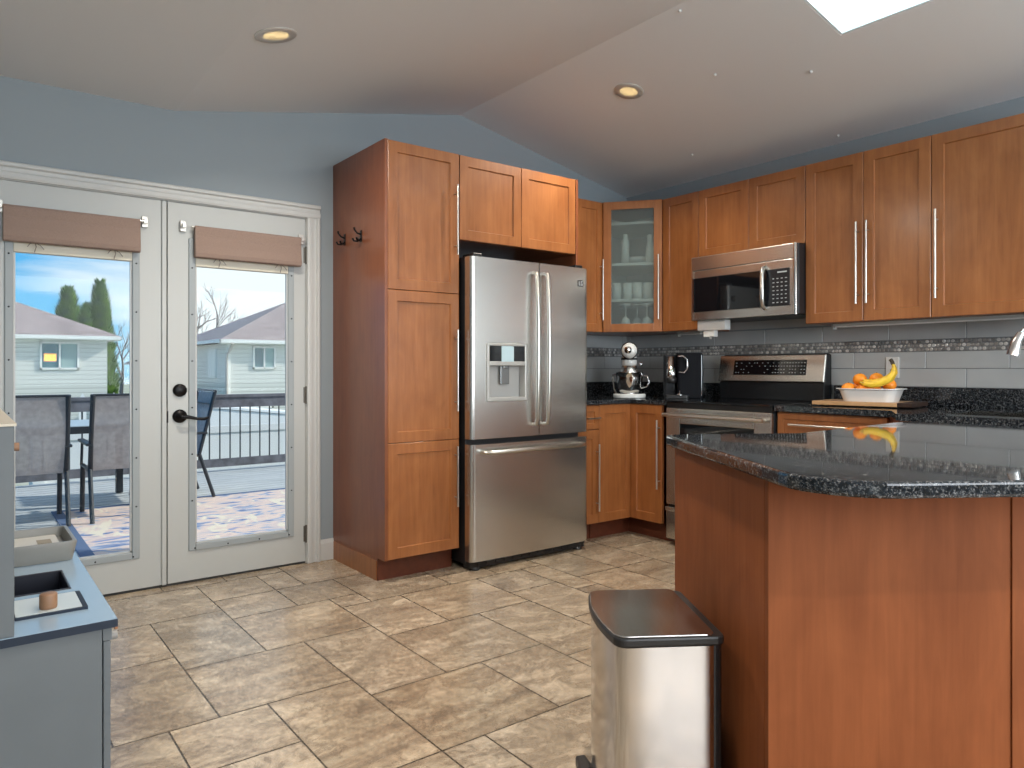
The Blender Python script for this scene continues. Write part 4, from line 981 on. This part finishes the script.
def ring_tray(x0, x1, y0_, y1_, h_):
    R = [(rrect(x0 + .012, x1 - .012, y0_ + .012, y1_ - .012, .018), 0), (rrect(x0, x1, y0_, y1_, .022), h_ - .006), (rrect(x0 + .002, x1 - .002, y0_ + .002, y1_ - .002, .022), h_), (rrect(x0 + .012, x1 - .012, y0_ + .012, y1_ - .012, .018), h_), (rrect(x0 + .020, x1 - .020, y0_ + .020, y1_ - .020, .014), .028)]
    n = len(R[0][0]); b = MB(); b.add([(x, y, z) for r_, z in R for x, y in r_], [(k * n + i, k * n + (i + 1) % n, (k + 1) * n + (i + 1) % n, (k + 1) * n + i) for k in range(4) for i in range(n)] + [tuple(range(n - 1, -1, -1)), tuple(range(4 * n, 5 * n))], True); return b
o = ring_tray(-.042, .160, -.150, .145, .062).build('tray_body', TR, t); o.modifiers.new('es', 'EDGE_SPLIT').split_angle = radians(40)
MB().prism(rrect(-.020, .120, -.105, .110, .01), .0285, .040).build('insert', TRI, t)
MB().box(.060, .100, -.03, .035, .0402, .0415).build('insert_well', plain('well', (.27, .24, .19), .7), t)

# ------------------------------------------------------------------ outside: deck, furniture, neighbours
ZD = -.10
def deckmat():
    m, nt, b = newmat('deck_boards'); tc = N(nt, 'ShaderNodeTexCoord'); sp = N(nt, 'ShaderNodeSeparateXYZ'); L(nt, tc.outputs['Object'], sp.inputs[0])
    f = noise(nt, coords(nt, (1.2, 14, 1)), 2, 4); L(nt, ramp(nt, f, [(.3, (.36, .385, .41)), (.7, (.54, .56, .57))]), b.inputs['Base Color']); b.inputs['Roughness'].default_value = .7; return m
DECK = deckmat(); b = MB()
for k in range(34): b.box(-8, 4, .16 + k * .145, .16 + k * .145 + .126, ZD - .03, ZD)
dk_ = struct(b.build('deck', DECK))
MB().box(-8, 4, .16, 5.1, ZD - .09, ZD - .031).build('deck_gap_shade', plain('deck_shade_black', (.03, .03, .035), .9), dk_)  # solid black sheet puts shade between the deck boards
def grassmat():
    m, nt, b = newmat('ground'); f = noise(nt, coords(nt), .6, 5)
    L(nt, ramp(nt, f, [(.35, (.30, .33, .22)), (.65, (.46, .45, .38))]), b.inputs['Base Color']); b.inputs['Roughness'].default_value = .9; return m
struct(MB().box(-80, 90, .2, 120, -1.4, -1.2).build('ground', grassmat()))
# deck railing
RAILC = plain('rail_stain', (.125, .125, .145), .6, var=.35, vs=9); BALM = plain('baluster_metal', (.045, .055, .065), .45, .3)
t = thing('deck_railing', 'dark deck railing with wide top boards and thin round balusters', 'railing', (-2, 4.9, ZD))
MB().box(-6, 5.5, -.05, .09, .880, .912).box(-6, 5.5, -.035, -.0, .760, .880).build('top_rail', RAILC, t)
MB().box(-6, 5.5, -.02, .02, .055, .150).build('bottom_rail', RAILC, t)
rb = None
for k in range(62):
    if rb is None: rb = MB().tube([(0, 0, .15), (0, 0, .765)], .0085, 8).build('baluster', BALM, t); o = rb
    else: o = rb.copy(); COL.objects.link(o); o.parent = t
    o.location = (-2.6 + k * .118, 0, 0)
for x in (-5.5, -3.3, 1.9, 4.2): MB().box(x - .045, x + .045, -.045, .045, 0, .88).build('post', RAILC, t)
# outdoor rug
def rugmat():
    m, nt, b = newmat('leaf_rug'); v = coords(nt, (1.6, 3.6, 1), rot=(0, 0, .5))
    f = noise(nt, v, 1.7, 3, .5, 1.8); f2 = noise(nt, coords(nt, (4, 1.8, 1), rot=(0, 0, -.6)), 1.2, 2, .5, 1.2)
    c = ramp(nt, f, [(.34, (.10, .16, .34)), (.42, (.34, .40, .52)), (.46, (.62, .50, .47)), (.58, (.72, .56, .48)), (.66, (.58, .44, .43)), (.72, (.18, .27, .48))])
    c2 = ramp(nt, f2, [(.56, (0, 0, 0)), (.62, (1, 1, 1))]); c = mix(nt, c2, c, (.72, .64, .52))
    L(nt, c, b.inputs['Base Color']); b.inputs['Roughness'].default_value = .9; return m
t = thing('outdoor_rug', 'blue and pink leaf-patterned outdoor rug spread on the deck', 'rug', (-2.2, 2.1, ZD))
MB().box(-1.33, 2.6, -1.5, 1.05, 0, .006).build('pile', rugmat(), t)
MB().box(-1.41, -1.33, -1.5, 1.13, 0, .0065).box(-1.33, 2.6, 1.05, 1.13, 0, .0065).build('border', plain('rug_blue', (.08, .13, .24), .9), t)
# sling chair
CHF = plain('chair_frame', (.030, .036, .046), .4, .2)
def slingmat():
    m = bpy.data.materials.new('sling_mesh'); m.use_nodes = True; nt = m.node_tree; nt.nodes.clear()
    o = N(nt, 'ShaderNodeOutputMaterial'); tr = N(nt, 'ShaderNodeBsdfTransparent'); di = N(nt, 'ShaderNodeBsdfPrincipled')
    f = noise(nt, coords(nt), 25, 2); L(nt, ramp(nt, f, [(.3, (.37, .33, .33)), (.7, (.48, .435, .43))]), di.inputs['Base Color']); di.inputs['Roughness'].default_value = .8
    mx = N(nt, 'ShaderNodeMixShader'); mx.inputs[0].default_value = .74; L(nt, tr.outputs[0], mx.inputs[1]); L(nt, di.outputs[0], mx.inputs[2]); L(nt, mx.outputs[0], o.inputs[0]); return m
SLING = slingmat()
def chair(label, loc, rz):
    """faces +y locally; x 0 centre"""
    t = thing('sling_chair', label, 'outdoor chair', loc, rz, 'sling chairs on the deck'); h = .285
    B = lambda z: -.30 + (1.0 - z) * .24           # back leans to -y at the top
    sl = MB()
    for (za, zb_) in ((.44, 1.0),):
        sl.add([(-h + .01, B(.44), .44), (h - .01, B(.44), .44), (h - .01, B(1.0), 1.0), (-h + .01, B(1.0), 1.0)], [(0, 1, 2, 3)])
    V = []
    n = 8
    for i in range(n + 1):
        z = .40 + (.60) * i / n; y = B(z) - .015 * sin(pi * i / n)
        V += [(-h + .012, y, z), (h - .012, y, z), (h - .012, y + .006, z), (-h + .012, y + .006, z)]
    b = MB(); b.add(V, [(4 * i + k, 4 * i + (k + 1) % 4, 4 * i + 4 + (k + 1) % 4, 4 * i + 4 + k) for i in range(n) for k in range(4)] + [(3, 2, 1, 0), (4 * n, 4 * n + 1, 4 * n + 2, 4 * n + 3)])
    b.build('back_sling', SLING, t)
    MB().box(-h + .012, h - .012, B(.42) + .02, .26, .395, .401).build('seat_sling', SLING, t)
    for sg in (-1, 1):
        x = sg * h
        MB().tube([(x, B(1.01), 1.01), (x, B(.40), .40), (x, .28, .40), (x, .32, .0)], .019, 8).build('side_frame', CHF, t)
        MB().tube([(x * 1.01, B(.40), .42), (x * 1.01, -.29, .0)], .017, 8).build('rear_leg', CHF, t)
        MB().tube([(x * 1.04, .27, .40), (x * 1.04, .22, .60)], .011, 8).build('arm_post', CHF, t)
        MB().box(x * 1.04 - .025, x * 1.04 + .025, B(.6) - .02, .30, .60, .622).build('armrest', CHF, t, bevel=.006)
    MB().tube([(-h, B(1.005), 1.005), (h, B(1.005), 1.005)], .010, 8).build('top_bar', CHF, t)
    MB().tube([(-h, B(.88) + .012, .88), (h, B(.88) + .012, .88)], .008, 8).build('back_bar', CHF, t)
    MB().tube([(-h, .27, .39), (h, .27, .39)], .010, 8).build('front_bar', CHF, t)
    return t
chair('taupe sling chair on the deck seen from behind, at the left door edge', (-3.85, 2.75, ZD + .007), 0)
chair('taupe sling chair on the deck seen from behind, nearer the doors meeting stile', (-3.115, 2.75, ZD + .007), 0)
chair('sling chair at the table end, seen through the right door behind the lever', (-2.60, 3.42, ZD + .007), pi / 2)
# table
TB = plain('table_slats', (.42, .50, .56), .5)
t = thing('patio_table', 'pale slatted patio table standing beyond the two sling chairs', 'table', (-3.68, 3.58, ZD + .007))
for k in range(9): MB().box(-.78, .78, -.44 + k * .10, -.355 + k * .10, .700, .722).build('slat', TB, t)
MB().box(-.78, .78, -.455, -.43, .655, .715).box(-.78, .78, .445, .47, .655, .715).box(-.80, -.78, -.455, .47, .655, .722).box(.78, .80, -.455, .47, .655, .722).build('apron', CHF, t)
for x in (-.70, .70):
    for y in (-.36, .38): MB().box(x - .03, x + .03, y - .03, y + .03, 0, .655).build('leg', CHF, t)
# fences
VINYL = plain('white_vinyl', (.78, .80, .82), .45)
t = thing('vinyl_fence', 'white vinyl privacy fence beyond the deck railing', 'fence', (-.5, 7.3, -1.2))
b = MB()
for k in range(46): b.box(-3 + k * .15, -3 + k * .15 + .147, -.012, .012, .12, 1.36)
b.build('boards', VINYL, t)
MB().box(-3, 3.9, -.03, .03, 1.36, 1.46).box(-3, 3.9, -.03, .03, .05, .15).build('rails', VINYL, t)
for x in (-2.9, -1.1, .72, 2.5):
    p_ = MB().box(x - .065, x + .065, -.065, .065, 0, 1.50).build('post', VINYL, t); MB().lathe([(.10, 1.50), (.10, 1.515), (0, 1.57)], (x, 0, 0), 'z', 4).build('cap', VINYL, p_)
t = thing('garden_shed', 'low white-roofed shed just behind the vinyl fence', 'shed', (-.6, 9.0, -1.2))
MB().sweep([(-1.5, 0), (1.6, 0), (1.6, 1.435), (-1.5, 1.79)], 'y', -.08, 1.8).build('walls', VINYL, t)
MB().add([(-1.7, -.1, 1.86), (1.7, -.1, 1.47), (1.7, 2, 1.47), (-1.7, 2, 1.86), (-1.7, -.1, 1.82), (1.7, -.1, 1.43), (1.7, 2, 1.43), (-1.7, 2, 1.82)], [(0, 1, 2, 3), (7, 6, 5, 4), (0, 4, 5, 1), (1, 5, 6, 2), (2, 6, 7, 3), (3, 7, 4, 0)]).build('roof', plain('white_roof', (.80, .83, .85), .5), t)
t = thing('picket_fence', 'white picket fence beside the far left house', 'fence', (-2.1, 14.0, -1.2))
for k in range(8):
    x = k * .20; MB().sweep([(x - .07, .1), (x + .07, .1), (x + .07, 1.66), (x, 1.80), (x - .07, 1.66)], 'y', -.012, .012).build('picket', VINYL, t)

# houses
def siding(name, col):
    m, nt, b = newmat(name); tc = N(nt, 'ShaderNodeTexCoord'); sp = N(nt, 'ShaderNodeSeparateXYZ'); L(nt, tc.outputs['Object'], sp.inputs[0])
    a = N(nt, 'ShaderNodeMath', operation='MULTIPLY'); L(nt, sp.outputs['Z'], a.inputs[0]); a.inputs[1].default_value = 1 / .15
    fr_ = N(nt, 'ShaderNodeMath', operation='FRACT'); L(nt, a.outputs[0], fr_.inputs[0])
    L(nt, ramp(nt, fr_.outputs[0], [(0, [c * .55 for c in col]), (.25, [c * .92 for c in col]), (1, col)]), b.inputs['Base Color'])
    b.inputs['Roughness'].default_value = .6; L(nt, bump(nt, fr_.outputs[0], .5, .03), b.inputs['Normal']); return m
def shingle(name, c0, c1):
    m, nt, b = newmat(name); f = noise(nt, coords(nt, (1.2, 1.2, 4)), 1.6, 5, .8)
    L(nt, ramp(nt, f, [(.35, c0), (.65, c1)]), b.inputs['Base Color']); b.inputs['Roughness'].default_value = .9; return m
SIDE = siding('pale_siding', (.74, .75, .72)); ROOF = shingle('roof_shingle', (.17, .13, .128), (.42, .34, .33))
WIN = plain('house_window_glass', (.10, .19, .22), .08, spec=.8); HTRIM = plain('house_trim', (.82, .82, .80), .5); CURT = plain('curtain_teal', (.30, .42, .42), .8)
def hip_roof(x0, x1, y0, y1, z, pitch, ov=.4):
    x0 -= ov; x1 += ov; y0 -= ov; y1 += ov; r = (y1 - y0) / 2; h = r * pitch; ym = (y0 + y1) / 2
    b = MB(); b.add([(x0, y0, z), (x1, y0, z), (x1, y1, z), (x0, y1, z), (x0 + r, ym, z + h), (x1 - r, ym, z + h)], [(0, 1, 5, 4), (1, 2, 5), (2, 3, 4, 5), (3, 0, 4), (3, 2, 1, 0)]); return b
def house(label, x0, x1, y0, y1, ze, pitch, wins, lamp=None):
    t = thing('neighbour_house', label, 'house', (x0, y0, -1.2)); P = Matrix.Translation((-x0, -y0, 1.2))
    MB().box(x0, x1, y0, y1, -1.2, ze).xf(m=P).build('walls', SIDE, t)
    hip_roof(x0, x1, y0, y1, ze + .10, pitch).xf(m=P).build('roof', ROOF, t)
    MB().box(x0 - .4, x1 + .4, y0 - .4, y0 - .36, ze + .0, ze + .11).box(x0 - .4, x0 - .36, y0 - .4, y1 + .4, ze + .0, ze + .11).box(x1 + .36, x1 + .4, y0 - .4, y1 + .4, ze + .0, ze + .11).box(x0 - .36, x1 + .36, y0 - .36, y0, ze - .03, ze).xf(m=P).build('fascia', HTRIM, t)
    for (xa, xb, za, zb_, face) in wins:
        f = .06; m_ = (xa + xb) / 2
        if face == 'y':
            fo = MB().box(xa, xa + f, y0 - .06, y0 + .02, za, zb_).box(xb - f, xb, y0 - .06, y0 + .02, za, zb_).box(xa, xb, y0 - .06, y0 + .02, za, za + f).box(xa, xb, y0 - .06, y0 + .02, zb_ - f, zb_).box(m_ - f / 2, m_ + f / 2, y0 - .06, y0 + .02, za, zb_).xf(m=P).build('window', HTRIM, t)
            MB().box(xa + f, xb - f, y0 - .02, y0 - .005, za + f, zb_ - f).xf(m=P).build('pane', WIN, fo)
            MB().box(m_ + .05, xb - f - .02, y0 - .026, y0 - .021, za + f, zb_ - f).xf(m=P).build('curtain', CURT, fo)
        else:
            fo = MB().box(x0 - .06, x0 + .02, xa, xb, za, zb_).xf(m=P).build('window', HTRIM, t)
            MB().box(x0 - .07, x0 - .06, xa + f, xb - f, za + f, zb_ - f).xf(m=P).build('pane', HTRIM, fo)
    return t, P
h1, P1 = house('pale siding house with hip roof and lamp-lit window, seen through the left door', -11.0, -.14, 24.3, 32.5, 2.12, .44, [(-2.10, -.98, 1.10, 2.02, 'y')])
f = MB().box(-1.98, -1.64, 24.27, 24.275, 1.38, 1.62).xf(m=P1).build('lamp_glow', plain('lamp_orange', (1.0, .42, .10), .5, emit=1.2), h1)
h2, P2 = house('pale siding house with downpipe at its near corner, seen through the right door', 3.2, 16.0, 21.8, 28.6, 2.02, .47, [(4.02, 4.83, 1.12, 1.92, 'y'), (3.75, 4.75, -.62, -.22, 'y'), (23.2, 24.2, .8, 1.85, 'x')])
MB().tube([(3.22, 21.4, 2.0), (3.22, 21.72, 1.75), (3.12, 21.74, 1.6), (3.12, 21.74, -1.1)], .05, 8).xf(m=P2).build('downpipe', plain('downpipe', (.50, .46, .42), .5), h2)
MB().box(3.14, 3.26, 21.74, 21.86, -1.2, 2.0).xf(m=P2).build('corner_board', HTRIM, h2)
t = thing('neighbour_house', 'small brick house with brown roof far behind the picket fence', 'house', (4.4, 41, -1.2))
BR = plain('brick', (.42, .24, .17), .9, var=.2, vs=3)
MB().box(0, 7, 0, 6, 0, 2.6).build('walls', BR, t); hip_roof(0, 7, 0, 6, 2.6, .55, .4).build('roof', shingle('far_roof', (.26, .22, .20), (.36, .31, .29)), t)
fo = MB().box(-.05, 1.2, -.06, 0, .3, 2.0).build('window', HTRIM, t); MB().box(.05, 1.1, -.08, -.061, .4, 1.9).build('pane', WIN, fo)
# conifers: clumps of upright foliage around a trunk
def leafmat(name, a, c):
    m, nt, b = newmat(name); f = noise(nt, coords(nt), 3.0, 4, .7); L(nt, ramp(nt, f, [(.35, a), (.65, c)]), b.inputs['Base Color']); b.inputs['Roughness'].default_value = .9; b.inputs['Specular IOR Level'].default_value = .1; return m
CON = leafmat('conifer_green', (.020, .070, .022), (.15, .26, .06)); BARK = plain('bark', (.16, .12, .10), .9)
def conifer(label, loc, h, r, seed):
    t = thing('conifer', label, 'tree', loc, 0, 'conifers behind the left house'); rnd = random.Random(seed)
    MB().tube([(0, 0, 0), (0, 0, h * .9)], [.16, .03], 8).build('trunk', BARK, t)
    b = MB(); n = 1500
    for k in range(n):
        u = rnd.random() ** .9; z = .25 + (h - .25) * u; prof = (1 - u) ** .62 * min(1, .55 + u * 3) * r
        a = rnd.random() * 2 * pi; rad = prof * (.70 + .32 * rnd.random()); c = Vector((rad * cos(a), rad * sin(a), z))
        out = Vector((cos(a), sin(a), 1.9)).normalized(); s_ = .10 + .15 * rnd.random(); sd = Vector((-sin(a), cos(a), 0)) * s_ * .45
        tip = c + out * s_ * 2.0; inn_ = c - Vector((cos(a), sin(a), 0)) * s_ * .4
        b.add([c - sd, c + sd, tip, inn_], [(0, 1, 2), (1, 3, 2), (3, 0, 2), (0, 3, 1)])
    m_ = 14
    core = [(max(.001, (1 - u / 10) ** .62 * min(1, .55 + u / 10 * 3) * r * .78), .2 + (h - .3) * u / 10) for u in range(11)]
    b.lathe(core, (0, 0, 0), 'z', m_); b.build('foliage', CON, t)
for (x, y, h, r, sd, lb) in ((.02, 36.9, 6.05, 1.12, 1, 'dense green conifer behind the left house, the leftmost of the clump'), (.60, 36.1, 4.9, .60, 2, 'shorter conifer between the two tallest ones behind the left house'), (1.28, 36.2, 6.45, .92, 3, 'tallest green conifer, the rightmost of the clump beside the left house'), (.86, 37.6, 5.4, .6, 4, 'slim conifer half hidden in the middle of the clump behind the left house')):
    k_ = {1: .95, 2: .88, 3: 1.02, 4: 1.12}[sd]
    conifer(lb, (-4.24 + (x + 4.24) * k_, -4.02 + (y + 4.02) * k_, -1.2), (h - 2.3) * k_ + 2.3, r * k_, sd)
# bare trees
TW = plain('bare_twig', (.27, .25, .25), .9)
def bare_tree(label, loc, h, seed, spread=.55):
    t = thing('bare_tree', label, 'tree', loc); rnd = random.Random(seed); trunk = MB(); tw = MB()
    def grow(p, d, ln, r, lev):
        q = p + d * ln * .5 + Vector((rnd.uniform(-1, 1), rnd.uniform(-1, 1), 0)) * ln * .05; e = p + d * ln
        (trunk if lev < 2 else tw).tube([p, q, e], [r, r * .85, r * .7], 5 if lev < 3 else 3, cap=False)
        if lev >= 5: return
        for k in range(3 if lev < 4 else 2):
            nd_ = (d + Vector((rnd.uniform(-1, 1), rnd.uniform(-1, 1), rnd.uniform(-.25, .55))) * spread * 1.25).normalized()
            grow(p + d * ln * (.55 + .45 * (k + 1) / 3), nd_, ln * rnd.uniform(.58, .8), r * .58, lev + 1)
    grow(Vector((0, 0, 0)), Vector((0, 0, 1)), h * .36, h * .022, 0)
    trunk.build('trunk', TW, t); tw.build('branches', TW, t)
bare_tree('bare leafless tree rising behind the roof of the right house', (6.4, 39.0, -1.2), 7.4, 4)
bare_tree('bare leafless tree right of the conifers, above the brick house', (3.2, 42.0, -1.2), 5.6, 8)
